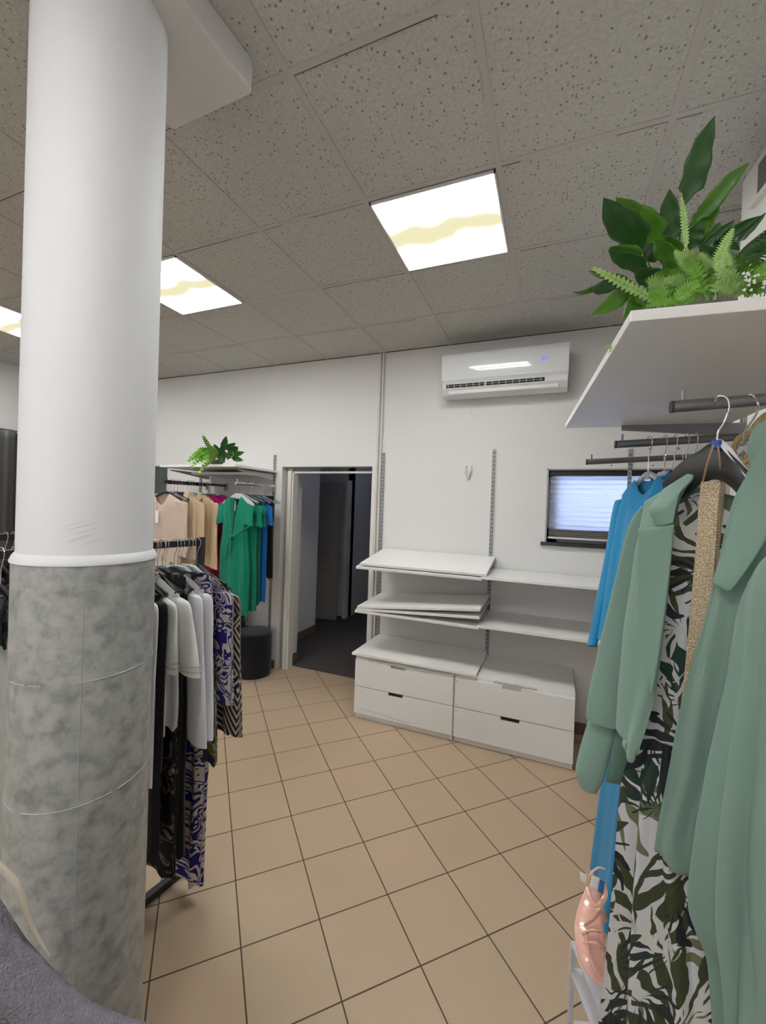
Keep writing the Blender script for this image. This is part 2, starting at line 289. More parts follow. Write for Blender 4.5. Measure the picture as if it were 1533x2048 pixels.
# ------------------------------------------------------------------ mesh helpers
def link_mesh(name, verts, faces, mats, parent=None, mi=None, smooth=False, uvs=None):
    me = bpy.data.meshes.new(name); me.from_pydata([tuple(v) for v in verts], [], faces)
    for m in (mats if isinstance(mats, (list, tuple)) else [mats]): me.materials.append(m)
    if mi: me.polygons.foreach_set('material_index', mi)
    if smooth: me.polygons.foreach_set('use_smooth', [True]*len(faces))
    if uvs:
        ul = me.uv_layers.new(name='UVMap')
        for p in me.polygons:
            for li in p.loop_indices: ul.data[li].uv = uvs[me.loops[li].vertex_index]
    me.update(); o = bpy.data.objects.new(name, me); C.objects.link(o)
    if parent: o.parent = parent
    return o
class MB:
    def __init__(s): s.v = []; s.f = []; s.mi = []
    def box(s, x0, x1, y0, y1, z0, z1, m=0, M4=None):
        n = len(s.v); P = [Vector((x, y, z)) for z in (z0, z1) for y in (y0, y1) for x in (x0, x1)]
        if M4: P = [M4 @ p for p in P]
        s.v += P; s.f += [tuple(n+i for i in q) for q in ((0, 2, 3, 1), (4, 5, 7, 6), (0, 1, 5, 4), (2, 6, 7, 3), (0, 4, 6, 2), (1, 3, 7, 5))]; s.mi += [m]*6; return s
    def tube(s, pts, r, m=0, n=12, cap=True, flat=1.0):
        pts = [Vector(p) for p in pts]; rs = r if isinstance(r, (list, tuple)) else [r]*len(pts)
        base = len(s.v); ref = None
        for i, p in enumerate(pts):
            t = (pts[min(i+1, len(pts)-1)]-pts[max(i-1, 0)]).normalized()
            if ref is None: ref = t.orthogonal().normalized() if abs(t.z) > .9 else Vector((0, 0, 1))
            a = (ref - t*ref.dot(t)).normalized(); b = t.cross(a); ref = a
            for k in range(n):
                q = 2*pi*k/n; s.v.append(p + a*cos(q)*rs[i]*flat + b*sin(q)*rs[i])
        for i in range(len(pts)-1):
            for k in range(n):
                s.f.append((base+i*n+k, base+i*n+(k+1) % n, base+(i+1)*n+(k+1) % n, base+(i+1)*n+k)); s.mi.append(m)
        if cap:
            s.f.append(tuple(base+k for k in range(n))[::-1]); s.f.append(tuple(base+(len(pts)-1)*n+k for k in range(n))); s.mi += [m, m]
        return s
    def prism(s, poly, z0, z1, axis='z', m=0):
        n = len(s.v); k = len(poly)
        for z in (z0, z1):
            for p in poly: s.v.append(Vector({'z': (p[0], p[1], z), 'y': (p[0], z, p[1]), 'x': (z, p[0], p[1])}[axis]))
        s.f.append(tuple(range(n, n+k))[::-1]); s.f.append(tuple(range(n+k, n+2*k))); s.mi += [m, m]
        for i in range(k): s.f.append((n+i, n+(i+1) % k, n+k+(i+1) % k, n+k+i)); s.mi.append(m)
        return s
    def lathe(s, prof, cx=0, cy=0, n=48, m=0):
        b = len(s.v)
        for r, z in prof:
            for k in range(n): s.v.append(Vector((cx+r*cos(2*pi*k/n), cy+r*sin(2*pi*k/n), z)))
        for i in range(len(prof)-1):
            for k in range(n): s.f.append((b+i*n+k, b+i*n+(k+1) % n, b+(i+1)*n+(k+1) % n, b+(i+1)*n+k)); s.mi.append(m)
        s.f.append(tuple(b+k for k in range(n))[::-1]); s.f.append(tuple(b+(len(prof)-1)*n+k for k in range(n))); s.mi += [m, m]
        return s
    def build(s, name, mats, parent=None, smooth=False, bevel=0):
        o = link_mesh(name, s.v, s.f, mats, parent, s.mi, False)
        bm = bmesh.new(); bm.from_mesh(o.data); bmesh.ops.recalc_face_normals(bm, faces=bm.faces); bm.to_mesh(o.data); bm.free()
        if smooth:
            o.data.polygons.foreach_set('use_smooth', [True]*len(o.data.polygons))
            try: o.data.set_sharp_from_angle(angle=radians(40))
            except Exception: pass
        if bevel:
            b = o.modifiers.new('bevel', 'BEVEL'); b.width = bevel; b.segments = 2; b.limit_method = 'ANGLE'
        return o
def thing(name, label, cat, loc=(0, 0, 0), rz=0, group=None):
    o = bpy.data.objects.new(name, None); C.objects.link(o); o.empty_display_size = .05
    o.location = loc; o.rotation_euler = (0, 0, rz); o['label'] = label; o['category'] = cat
    if group: o['group'] = group
    return o
def tag(o, label, cat, group=None):
    o['label'] = label; o['category'] = cat
    if group: o['group'] = group
    return o
def struct(o): o['kind'] = 'structure'; return o
def copy_tree(o, parent=None):
    c = o.copy(); C.objects.link(c)
    if parent: c.parent = parent
    for ch in [q for q in C.objects if q.parent == o and q != c]: copy_tree(ch, c)
    return c
def cr(p0, p1, p2, p3, t):
    return .5*((2*p1)+(p2-p0)*t+(2*p0-5*p1+4*p2-p3)*t*t+(3*p1-p0-3*p2+p3)*t*t*t)
def spline(pts, n):
    pts = [Vector(p) for p in pts]; k = len(pts); out = []
    for i in range(n+1):
        x = i/n*(k-1); j = min(int(x), k-2); t = x-j
        p0 = pts[j-1] if j > 0 else pts[0]*2-pts[1]; p3 = pts[j+2] if j+2 < k else pts[-1]*2-pts[-2]
        out.append(cr(p0, pts[j], pts[j+1], p3, t))
    return out
def patch(name, rows, m, parent=None, nu=40, nv=60, folds=(), thick=.004, lean=.0, uvoff=(0, 0), toward=None):
    """cloth sheet through rows of points (top to bottom); folds = (amp, freq, phase, start)"""
    R = [spline(r, nu) for r in rows]; cols = [spline([R[j][i] for j in range(len(R))], nv) for i in range(nu+1)]
    grid = [[cols[i][j].copy() for i in range(nu+1)] for j in range(nv+1)]
    mid = [row[nu//2] for row in grid]
    out = []; uvs = []
    vlen = 0; 
    for j in range(nv+1):
        if j: vlen += (mid[j]-mid[j-1]).length
        ul = 0
        for i in range(nu+1):
            if i: ul += (grid[j][i]-grid[j][i-1]).length
            du = grid[j][min(i+1, nu)]-grid[j][max(i-1, 0)]; dv = grid[min(j+1, nv)][i]-grid[max(j-1, 0)][i]
            nn = du.cross(dv)
            if nn.length > 1e-9: nn.normalize()
            if nn.dot(EYE-grid[j][i]) < 0: nn = -nn
            u, v = i/nu, j/nv; d = 0
            for a, f, ph, st in folds: d += a*sin(2*pi*(f*u+ph)+lean*v*3)*max(0, min(1, (v-st)/max(.01, 1-st)*1.6))
            d += .0025*noise.noise(grid[j][i]*9)
            out.append(grid[j][i]+nn*d); uvs.append((ul+uvoff[0], -vlen+uvoff[1]))
    fs = [(j*(nu+1)+i, j*(nu+1)+i+1, (j+1)*(nu+1)+i+1, (j+1)*(nu+1)+i) for j in range(nv) for i in range(nu)]
    o = link_mesh(name, out, fs, m, parent, smooth=True, uvs=uvs)
    if thick:
        s = o.modifiers.new('cloth', 'SOLIDIFY'); s.thickness = thick; s.offset = 0
    return o

# ================================================================== the room
YB = 3.50; ZC = H+1.42; XL = -5.46; YF = -4.2; XR2 = 1.9
TH = .082; EN = Vector((cos(TH), sin(TH), 0)); ED = Vector((-sin(TH), cos(TH), 0)); OR = Vector((.13, .94, 0))
def rw(n, d, z=0): return OR+EN*n+ED*d+Vector((0, 0, z))          # right wall's own frame: n towards the wall, d along it, away from the camera
WN = .66; WD = 1.18
def flat(name, pts, m, parent=None): return link_mesh(name, pts, [tuple(range(len(pts)))], m, parent)
struct(MB().box(XL-.2, XR2+.2, YF-.2, YB+.14, -.1, 0).build('floor', M['floor']))
# ceiling slab, the pitted tiles
struct(MB().box(XL-.2, XR2+.2, YF-.2, YB+.2, ZC, ZC+.1).build('ceiling', M['ceiling']))
# visible T-bars
b = MB(); gx0, gy0 = -.852, 1.140
xs = [gx0+.6*k for k in range(-8, 6)]; ys = [gy0+.6*k for k in range(-8, 5)]
for x in xs:
    if XL < x < XR2: b.box(x-.012, x+.012, YF, YB, ZC-.0035, ZC+.001)
for y in ys:
    if YF < y < YB:
        b.box(XL, XR2, y-.012, y+.012, ZC-.003, ZC+.001)
        x = XL
        while x < XR2:                      # dark hairlines paint the bars' shadow and the gaps at the tiles
            l_ = random.uniform(.05, .5)
            if random.random() < .62: b.box(x, x+l_, y+.0105, y+.0105+random.uniform(.002, .0045), ZC-.0034, ZC, 1)
            x += l_
b.box(XL, XR2, YB-.006, YB, ZC-.006, ZC+.001, 1)
struct(b.build('trim_1', [M['tbar'], M['hair']]))
# back wall with door opening and window niche
DX0, DX1, DZ = -2.535, -1.544, H+.385
WX0, WX1, WZ0, WZ1 = -.045, .90, H-.215, H+.356
b = MB()
b.box(XL-.2, DX0, YB, YB+.14, 0, ZC).box(DX0, DX1, YB, YB+.14, DZ, ZC).box(DX1, WX0, YB, YB+.14, 0, ZC)
b.box(WX0, WX1, YB, YB+.14, 0, WZ0).box(WX0, WX1, YB, YB+.14, WZ1, ZC).box(WX1, XR2+.2, YB, YB+.14, 0, ZC)
struct(b.build('wall_back', M['wall']))
struct(MB().box(XL-.2, XL, YF, YB, 0, ZC).build('wall_left', M['wall']))
# front wall behind the camera with the shop window the daylight comes through
struct(MB().box(XL, XR2, YF-.2, YF, 0, ZC).build('wall_front', M['wall']))
# right wall: slightly skewed, ends in a corner, room goes on behind it
b = MB(); p = [rw(WN, -5.2), rw(WN, WD), rw(WN+.3, WD), rw(WN+.3, -5.2)]
b.prism([(q.x, q.y) for q in p], 0, ZC); struct(b.build('wall_right', M['wall']))
struct(MB().box(XR2, XR2+.2, 1.5, YB, 0, ZC).build('wall_recess', M['wall']))
struct(MB().box(WN+.35, XR2+.2, 1.5, 1.6, 0, ZC).build('wall_side', M['wall']))
# skirting
struct(MB().box(XL, DX0-.02, YB-.012, YB, 0, .085).build('baseboard_left', M['skirt']))
struct(MB().box(DX1+.03, XR2, YB-.012, YB, 0, .085).build('baseboard_back', M['skirt']))
b = MB(); q = [rw(WN-.012, -5), rw(WN-.012, WD+.012), rw(WN, WD+.012), rw(WN, -5)]; b.prism([(k.x, k.y) for k in q], 0, .085); struct(b.build('baseboard_right', M['skirt']))

# corridor behind the opening
YC = 7.2
struct(MB().box(-3.3, -1.0, YB+.14, YC, -.1, .0005).build('floor_corridor', M['corr_floor']))
struct(MB().box(-3.06, -2.86, YB+.14, 4.78, 0, DZ+.3).box(-2.86, DX0+.045, YB+.14, YB+.30, 0, DZ+.3).build('wall_corridor_left', M['wall']))
struct(MB().box(DX1, DX1+.15, YB+.14, YC, 0, DZ+.3).build('wall_corridor_right', M['wall']))
b = MB().box(-3.9, -2.80, 5.62, 5.72, 0, 2.5).box(-3.9, -3.8, 4.78, 5.62, 0, 2.5).box(-2.80, -1.4, 6.35, 6.45, 0, 2.5).box(-2.86, -2.80, 5.62, 6.45, 0, 2.5).box(-3.9, -3.06, 4.68, 4.78, 0, 2.5)
struct(b.build('wall_corridor_back', M['wall']))
struct(MB().box(-3.9, -1.2, YB+.14, YC, 2.5, 2.6).build('ceiling_corridor', M['wall']))
struct(MB().box(-3.9, -2.86, 4.78, 5.62, -.1, .0004).build('floor_alcove', M['corr_floor']))
struct(MB().box(-2.86, -2.848, YB+.30, 4.78, 0, .09).box(DX0+.045, DX0+.055, YB+.14, YB+.30, 0, .09).build('baseboard_corridor', M['skirt']))
# door casing of the opening: thin cream strips, head and jambs
b = MB().box(DX0+.06, DX0+.10, YB+.01, YB+.14, 0, DZ-.04).box(DX0+.06, DX1, YB+.06, YB+.10, DZ-.06, DZ-.04).box(DX0, DX0+.06, YB+.10, YB+.14, 0, DZ)
b.box(DX0+.10, DX0+.115, YB+.03, YB+.12, 0, DZ-.06)
struct(b.build('trim_2', M['frame'], bevel=.003))
# ajar panelled door and a second door deeper in the corridor
d = struct(MB().box(-.0, .47, -.02, .02, .01, 2.0).build('door_1', M['corr_door'])); d.location = (-3.33, 5.30, 0); d.rotation_euler = (0, 0, radians(9))
b = MB()
for z0, z1 in ((.18, .52), (.75, 1.85)):
    b.box(.09, .38, -.028, -.02, z0, z1)
b.build('panel', M['corr_door'], d, bevel=.006)
d2 = struct(MB().box(-2.62, -1.8, 6.30, 6.35, .01, 1.98).build('door_2', M['corr_door']))
b = MB().tube([(-2.50, 6.28, 1.0), (-2.50, 6.24, 1.0), (-2.38, 6.24, 1.0)], .010).box(-2.52, -2.48, 6.285, 6.30, .88, 1.12); b.build('door_handle', M['black_metal'], d2)
MB().box(-2.45, -2.28, 6.29, 6.298, 1.72, 1.84).box(-2.45, -2.28, 6.29, 6.298, 1.45, 1.6).build('sign', M['dark'], d2)
struct(MB().box(-2.84, -2.80, 5.50, 5.62, 0, 2.06).box(-2.68, -2.64, 6.26, 6.35, 0, 2.06).build('trim_3', M['frame']))

# column -----------------------------------------------------------
CX, CY, RL, RU = -1.178, .756, .162, .154
Z1, Z2, ZB = H-.165, H-.447, H+1.32
col = thing('column', 'round white column with a grey marbled lower half, in front of the black rail', 'column', (CX, CY, 0))
b = MB().lathe([(RL, 0), (RL, Z1)], n=96); b.build('cladding', M['cladding'], col, smooth=True)
b = MB().lathe([(RL-.004, Z1-.002), (RL+.003, Z1), (RL+.0035, Z1+.004), (RL-.001, Z1+.016), (RU+.001, Z1+.024), (RU, Z1+.024)], n=96); b.build('ledge', M['plaster'], col, smooth=True)
b = MB().lathe([(RU, Z1+.01), (RU, ZB+.02)], n=96); b.build('shaft', M['plaster'], col, smooth=True)
b = MB()
for zz, tilt in ((Z2, .004), (Z2-.30, .01)):
    for k in range(72):
        if noise.noise(Vector((k*.35, zz*3, 0))) < -.22: continue
        P = [];
        for a in (k, k+1):
            an = 2*pi*a/72; P.append(Vector(((RL+.0006)*cos(an), (RL+.0006)*sin(an), zz+tilt*sin(an))))
        b.tube([P[0], P[1]], .0011+.0008*abs(noise.noise(Vector((k*.5, 1, zz)))), n=5)
for an in (-.62,):
    px_, py_ = (RL+.0004)*cos(an), (RL+.0004)*sin(an)
    b.tube([(px_, py_, .02), (px_, py_, Z1-.03)], .0007, n=4)
b.build('seam', mat('pale_joint', (.50, .50, .48), .5), col)
b = MB(); 
for k in range(7):
    a0 = -.78+random.uniform(-.25, .1); zz = Z1+.045+random.uniform(0, .05)
    b.tube([Vector(((RU+.0001)*cos(a0+.07*j), (RU+.0001)*sin(a0+.07*j), zz+.004*j)) for j in range(5)], .0004, n=4)
b.build('scuff_mark', mat('pencil_grey_scuff', (.55, .55, .56), .9), col)
# boxed beam end over the column
bx1, by1 = -.935, 1.075
b = MB().prism([(-1.30, -4.2), (bx1-.02, -4.2), (bx1-.012, .9), (bx1, by1-.02), (bx1-.01, by1), (-1.30, by1+.01)], ZB, ZC)
o = struct(b.build('trim_4', M['beam'], bevel=.008))
# pipes up the wall
for i, (x, lab) in enumerate(((-1.492, 'cream painted heating pipe beside the doorway, the left one of two'), (-1.462, 'cream painted heating pipe, nearer to the slotted wall upright'))):
    tag(MB().tube([(x, YB-.016, 0), (x, YB-.016, ZC)], .0095).build('pipe', M['pipe'], smooth=True), lab, 'pipe', 'pipes beside the doorway')

# ceiling light panels ---------------------------------------------
def light_panel(cx, cy, lab):
    t = thing('ceiling_light', lab, 'light', (cx, cy, ZC))
    b = MB()
    for s in (-1, 1):
        b.box(s*.282-.004, s*.282+.004, -.286, .286, -.012, 0).box(-.286, .286, s*.282-.004, s*.282+.004, -.012, 0)
    b.build('frame', M['ac2'], t)
    MB().box(-.279, .279, -.281, .281, -.009, -.0045).build('diffuser', M['panel'], t)
LX = [(-.552, 2.045, 'square lit ceiling panel nearest the wall air conditioner'), (-2.349, 2.045, 'square lit ceiling panel just right of the column, with a yellowed middle'),
      (-4.15, 2.045, 'square lit ceiling panel seen left of the column'), (-.552, -.55, 'lit ceiling panel overhead'), (-2.95, -.96, 'lit ceiling panel over the front left'), (-.552, -2.75, 'lit ceiling panel at the shop front')]
for a in LX: light_panel(*a)

# window, blind -----------------------------------------------------
w = struct(thing('window_1', '', '')); del w['label']; del w['category']
b = MB(); t_ = .03
b.box(WX0, WX0+.085, YB+.066, YB+.13, WZ0, WZ1).box(WX1-.05, WX1, YB+.066, YB+.13, WZ0, WZ1).box(WX0, WX1, YB+.066, YB+.13, WZ1-.065, WZ1).box(WX0, WX1, YB+.066, YB+.13, WZ0, WZ0+.105)
b.build('window_frame', M['winframe'], w)
MB().box(WX0+.07, WX1-.03, YB+.105, YB+.109, WZ0+.1, WZ1-.05).build('pane', mat('window_glass', (.9, .93, 1), .05, trans=1), w)
MB().box(WX0-.03, WX1+.03, YB-.03, YB+.09, WZ0-.028, WZ0).build('window_sill', M['marble'], w, bevel=.003)
b = MB().box(WX0, WX0+.012, YB-.004, YB+.09, WZ0, WZ1).box(WX0, WX1, YB-.004, YB+.09, WZ1-.01, WZ1)
b.build('reveal_trim', M['winframe'], w)
bl = thing('window_blind', 'pleated white blind with a dark head rail, lit blue from outside', 'blind', ((WX0+WX1)/2, YB+.04, WZ1))
MB().box(-.45, .45, -.02, .02, -.052, -.012).build('head_rail', M['blindbar'], bl)
v = []; f = []; npl = 11; zt, zb = -.05, -.47; nn = npl*8
for j in range(nn+1):
    z = zt+(zb-zt)*j/nn; ph = j/8*2*pi
    for i in range(25):
        x = -.445+.89*i/24; v.append((x, -.006+.006*cos(ph)+.003*noise.noise(Vector((x*6, j*.08, 0))), z+.006*noise.noise(Vector((x*2.5, j*.12, 3)))))
f = [(j*25+i, j*25+i+1, (j+1)*25+i+1, (j+1)*25+i) for j in range(nn) for i in range(24)]
link_mesh('blind_cloth', v, f, M['blind'], bl, smooth=True)
b = MB()
for k in range(4): b.tube([(-.445, -.012+.004*(k % 2), -.475-.014*k), (0, -.014, -.478-.014*k), (.445, -.010, -.474-.014*k)], .009, n=8, flat=.8)
b.build('gathered_folds', M['blindcloth_low'], bl, smooth=True)
MB().box(-.45, .45, -.022, -.002, -.545, -.530).build('bottom_bar', M['ac2'], bl)

# air conditioner ---------------------------------------------------
ax0, ax1 = -.865, .075; az0, az1 = H+.925, H+1.258
ac = thing('air_conditioner', 'white glossy wall air conditioner showing 22 on its blue display', 'air conditioner', ((ax0+ax1)/2, YB, az0))
hw = (ax1-ax0)/2; hh = az1-az0
prof = [(0, 0.02), (-.10, 0.0), (-.15, .018), (-.185, .055), (-.19, .062), (-.19, .10), (-.205, .125), (-.21, .18), (-.208, .27), (-.20, .318), (-.185, hh), (0, hh)]
MB().prism(prof, -hw, hw, 'x').build('housing', M['ac2'], ac, bevel=.004)
prof = [(-.185, .108), (-.207, .125), (-.2125, .18), (-.2165, .285), (-.212, .318), (-.195, hh+.003), (-.18, hh+.003), (-.18, .108)]
MB().prism(prof, -hw-.001, hw+.001, 'x').build('front_panel', M['ac'], ac, smooth=True)
b = MB().box(-hw+.035, hw-.16, -.194, -.17, .066, .093); b.build('air_outlet', M['dark'], ac)
b = MB()
for k in range(15): x = -hw+.05+k*.05; b.box(x, x+.004, -.196, -.18, .068, .091)
b.box(-hw+.035, hw-.17, -.1965, -.19, .078, .080).box(-.13, -.118, -.199, -.18, .066, .093)
b.build('louvre', M['greyplastic'], ac)
MB().box(-hw+.05, hw-.06, -.178, -.13, .018, .047).build('flap', M['ac2'], ac, bevel=.004)
b = MB()
SEG = {'a': (0, 1, .9, 1), 'g': (0, 1, .45, .55), 'd': (0, 1, 0, .1), 'b': (.85, 1, .5, 1), 'e': (0, .15, 0, .5)}
for k in (0, 1):
    for s_ in 'abged': q = SEG[s_]; x0 = hw-.185+k*.024; b.box(x0+q[0]*.016, x0+q[1]*.016, -.2168, -.2135, .213+q[2]*.028, .213+q[3]*.028)
b.build('display_digits', M['digit'], ac)
# wire ring below, double hook
b = MB(); c0 = at_y(952, 823, YB-.004); b.tube([c0+Vector((.042*cos(q*pi/16), 0, .042*sin(q*pi/16))) for q in range(31)], .0012, n=6)
tag(b.build('wire_loop', M['greyplastic']), 'thin loose loop of wire on the wall under the air conditioner', 'wire')
hk = thing('coat_hook', 'small white forked coat hook high on the bare wall', 'hook', tuple(at_y(938, 945, YB)))
b = MB(); b.box(-.008, .008, -.006, 0, -.06, .0, 0)
b.build('back_plate', M['frame'], hk, bevel=.002)
for s in (-1, 1):
    MB().tube(spline([(0, -.008, -.062), (s*.004, -.02, -.035), (s*.016, -.035, -.005), (s*(.024 if s > 0 else .014), -.04, .03), (s*(.026 if s > 0 else .014), -.044, .052)], 12), [.0085]*9+[.007, .008, .009, .009]).build('prong', M['frame'], hk, smooth=True)

# slotted uprights ---------------------------------------------------
def upright(x, z0, z1, lab, mtx=None):
    b = MB(); w_ = .013
    b.box(-w_, w_, -.012, 0, z0, z1, 0)
    z = z0+.02
    while z < z1-.02:
        for s in (-1, 1): b.box(s*.0055-.002, s*.0055+.002, -.0128, -.0118, z, z+.018, 1)
        z += .034
    o = b.build('wall_upright', [M['rail'], M['dark']]); o.matrix_world = mtx if mtx else Matrix.Translation((x, YB, 0))
    return tag(o, lab, 'shelf upright', 'slotted wall uprights')
upright(-1.434, .35, H+.505, 'slotted metal wall upright left of the empty shelves, beside the pipes')
upright(-.455, .35, H+.515, 'slotted metal wall upright between the two columns of empty shelves')
upright(.517, .35, H+.498, 'slotted metal wall upright crossing the small window')
upright(-2.625, .35, H+.506, 'slotted metal wall upright beside the doorway, right of the dark clothes')
upright(-3.61, .35, H+.40, 'slotted metal wall upright behind the beige clothes')
for d_, lab in ((.02, 'slotted upright on the right wall at the near end of the big shelf'), (1.08, 'slotted upright on the right wall at the far end of the big shelf')):
    upright(0, .4, H+.55, lab, Matrix.Translation(rw(WN, d_)) @ Matrix.Rotation(TH-pi/2, 4, 'Z'))

# drawer cabinets ------------------------------------------------------
def cabinet(x0, x1, lab, nx, locks):
    W = x1-x0; t = thing('drawer_cabinet', lab, 'drawer cabinet', (x0, 2.955, 0), group='low white drawer cabinets')
    MB().box(0, W, .018, YB-2.955-.02, .045, .497).build('body', M['white_lam'], t, bevel=.002)
    MB().box(.004, W-.004, .03, .50, 0, .045).build('plinth', M['white_lam'], t)
    for k, (z0, z1, nxx) in enumerate(((.048, .258, nx[1]), (.263, .472, nx[0]))):
        a0, a1 = nxx; nd = .024
        poly = [(.003, z0), (W-.003, z0), (W-.003, z1), (a1, z1), (a1-.004, z1-nd), (a0+.004, z1-nd), (a0, z1), (.003, z1)]
        dr = MB().prism(poly, 0, .018, 'y').build('drawer', M['white_lam'], t, bevel=.0015)
        MB().box(a0, a1, .0175, .019, z1-nd, z1+.004).build('grip_recess', M['dark'] if k == 0 else M['tbar'], dr)
        if locks: MB().box(.014, .024, -.0012, .001, z1-.03, z1-.02).build('lock', M['greyplastic'], dr)
    return t
cabL = cabinet(-1.395, -.607, 'low white two drawer cabinet under the left shelves, beside the doorway', ((.30, .42), (.285, .405)), False)
cabR = cabinet(-.603, .185, 'low white two drawer cabinet with keyholes, right of its twin', ((.33, .455), (.325, .45)), True)
# grey scuffs on the lower left drawer
b = MB(); b.tube([(-1.36, 2.9545, .085), (-1.2, 2.9545, .083), (-1.07, 2.9545, .079)], .0012, n=5); b.tube([(-1.1, 2.9545, .071), (-.93, 2.9545, .066)], .0014, n=5)
o = b.build('scuff_mark', mat('drawer_scuff_grey', (.45, .44, .43), .8)); o.parent = cabL; o.matrix_parent_inverse = cabL.matrix_world.inverted(); 
o.matrix_parent_inverse = Matrix.Translation((-1.395, 2.955, 0)).inverted()
# boards
def board(lab, c, w=.98, dp=.50, th=.019, rot=(0, 0, 0), group='white shelf boards', parent=None):
    o = MB().box(-w/2, w/2, -dp/2, dp/2, -th, 0).build('shelf_board', M['white_lam'], bevel=.0015); o.location = c; o.rotation_euler = rot
    return tag(o, lab, 'shelf', group)
def zt(v): return H+v
# left column of shelves: centre x -0.93
board('white board lying on top, slanted, on the upper left shelf', (-.905, 3.235, zt(-.398)), .985, .50, rot=(radians(9), 0, radians(0)))
board('white slanted board at the upper left, underneath the topmost one', (-.935, 3.225, zt(-.428)), .985, .50, rot=(radians(9), 0, 0))
board('white board on top of the fanned stack of three at the middle left', (-.925, 3.225, zt(-.722)), .965, .50, rot=(radians(2), radians(-5.6), 0))
board('white board in the middle of the fanned stack of three', (-.93, 3.225, zt(-.760)), .965, .50, rot=(radians(2), radians(-3.4), 0))
board('white board at the bottom of the fanned stack of three', (-.935, 3.225, zt(-.806)), .975, .50, rot=(radians(1.5), 0, 0))
board('loose white board resting on the left drawer cabinet', (-.935, 3.215, zt(-1.140)), .97, .54)
board('bare white shelf at the upper right, above the keyhole cabinet', (.045, 3.235, zt(-.457)), .985, .50)
board('bare white shelf at the middle right with a small pencil mark on it', (.03, 3.235, zt(-.803)), .985, .50)
o = MB().box(-.018, .018, -.0012, .0012, 0, .0009).build('pen', M['black_metal']); o.location = (-.28, 3.17, zt(-.8025)); o.rotation_euler = (0, 0, -.5); tag(o, 'tiny dark clip lying on the middle right shelf', 'clip')
def bracket(x, z, lab, tilt=0):
    o = MB().prism([(0, 0), (-.44, 0), (-.44, -.018), (-.05, -.06), (0, -.06)], -.0025, .0025, 'x').build('shelf_bracket', M['greyplastic'])
    o.location = (x, YB-.012, z); o.rotation_euler = (radians(tilt), 0, 0); tag(o, lab, 'bracket', 'shelf brackets')
k = 0
for z, tl, nm in ((-.425, 9, 'upper'), (-.834, 0, 'middle')):
    bracket(-1.425, zt(z+(.03 if tl else 0)), 'metal bracket under the %s left shelf, on the upright by the pipes' % nm, tl)
    bracket(-.462, zt(z+(.03 if tl else 0)), 'metal bracket under the %s left shelf, on the middle upright' % nm, tl)
for z, nm in ((-.476, 'upper'), (-.822, 'middle')):
    bracket(-.448, zt(z), 'metal bracket under the %s right shelf, on the middle upright' % nm)
    bracket(.50, zt(z), 'metal bracket under the %s right shelf, on the upright at the window' % nm)
# crumpled tape left on cabinet edges
def tape(x0, x1, z, lab):
    vs = []; fs = []; n = 60
    for i in range(n+1):
        x = x0+(x1-x0)*i/n
        for k in range(3): vs.append((x, 2.953-.004*abs(noise.noise(Vector((i*.7, k*2., z*9)))), z-.007*k+.006*noise.noise(Vector((i*.5, k, z*5)))))
    for i in range(n):
        for k in range(2): fs.append((i*3+k, i*3+k+1, i*3+k+4, i*3+k+3))
    o = link_mesh('tape_strip', vs, fs, M['tape']); s = o.modifiers.new('s', 'SOLIDIFY'); s.thickness = .0008
    return tag(o, lab, 'tape')
tape(-1.27, -.62, .485, 'crumpled clear tape along the top edge of the left cabinet')
tape(-.33, -.05, .496, 'crumpled clear tape on the front edge of the right cabinet')

# ================================================================== clothes
def hanger_proto(m_arm, style='plain', hook=.0016, w=.20, drop=.13):
    """origin = top of the bar; plane = local x-z"""
    t = thing('clothes_hanger', 'x', 'hanger')
    R = .021
    pts = [Vector((R*cos(a), 0, -.015+R*sin(a)+.0)) for a in [radians(q) for q in range(200, -31, -15)]]
    pts += [Vector((.010, 0, -.045)), Vector((0, 0, -.062)), Vector((0, 0, -drop+.012))]
    MB().tube(pts, hook, n=8).build('hook', M['chrome'], t, smooth=True)
    if style == 'wide':
        b = MB(); pr = [(-w, -drop-.075), (-w*.8, -drop-.045), (-w*.4, -drop-.005), (-.03, -drop+.018), (.03, -drop+.018), (w*.4, -drop-.005), (w*.8, -drop-.045), (w, -drop-.075), (w*.97, -drop-.092), (w*.5, -drop-.055), (.05, -drop-.03), (-.05, -drop-.03), (-w*.5, -drop-.055), (-w*.97, -drop-.092)]
        b.prism(pr, -.010, .010, 'y'); b.build('shoulder_bar', m_arm, t, bevel=.004)
    elif style == 'clip':
        MB().tube([(-w*.8, 0, -drop), (w*.8, 0, -drop)], .004, n=8).build('bar', m_arm, t)
        for s in (-1, 1): MB().box(s*w*.6-.012, s*w*.6+.012, -.008, .008, -drop-.035, -drop+.008).build('clip', m_arm, t, bevel=.003)
    else:
        MB().tube(spline([(-w, 0, -drop-.055), (-w*.5, 0, -drop-.022), (0, 0, -drop+.012), (w*.5, 0, -drop-.022), (w, 0, -drop-.055)], 16), .0065, n=8, flat=1.5).build('shoulder_bar', m_arm, t, smooth=True)
        MB().box(-.018, .018, -.004, .004, -drop-.005, -drop+.02).build('neck', m_arm, t, bevel=.003)
    return t
used = set()
def place_hanger(proto, bar_pt, rz, lab, group):
    o = proto if proto.name not in used else copy_tree(proto)
    used.add(proto.name); o.location = bar_pt; o.rotation_euler = (0, 0, rz); o['label'] = lab
    if group: o['group'] = group
    return o

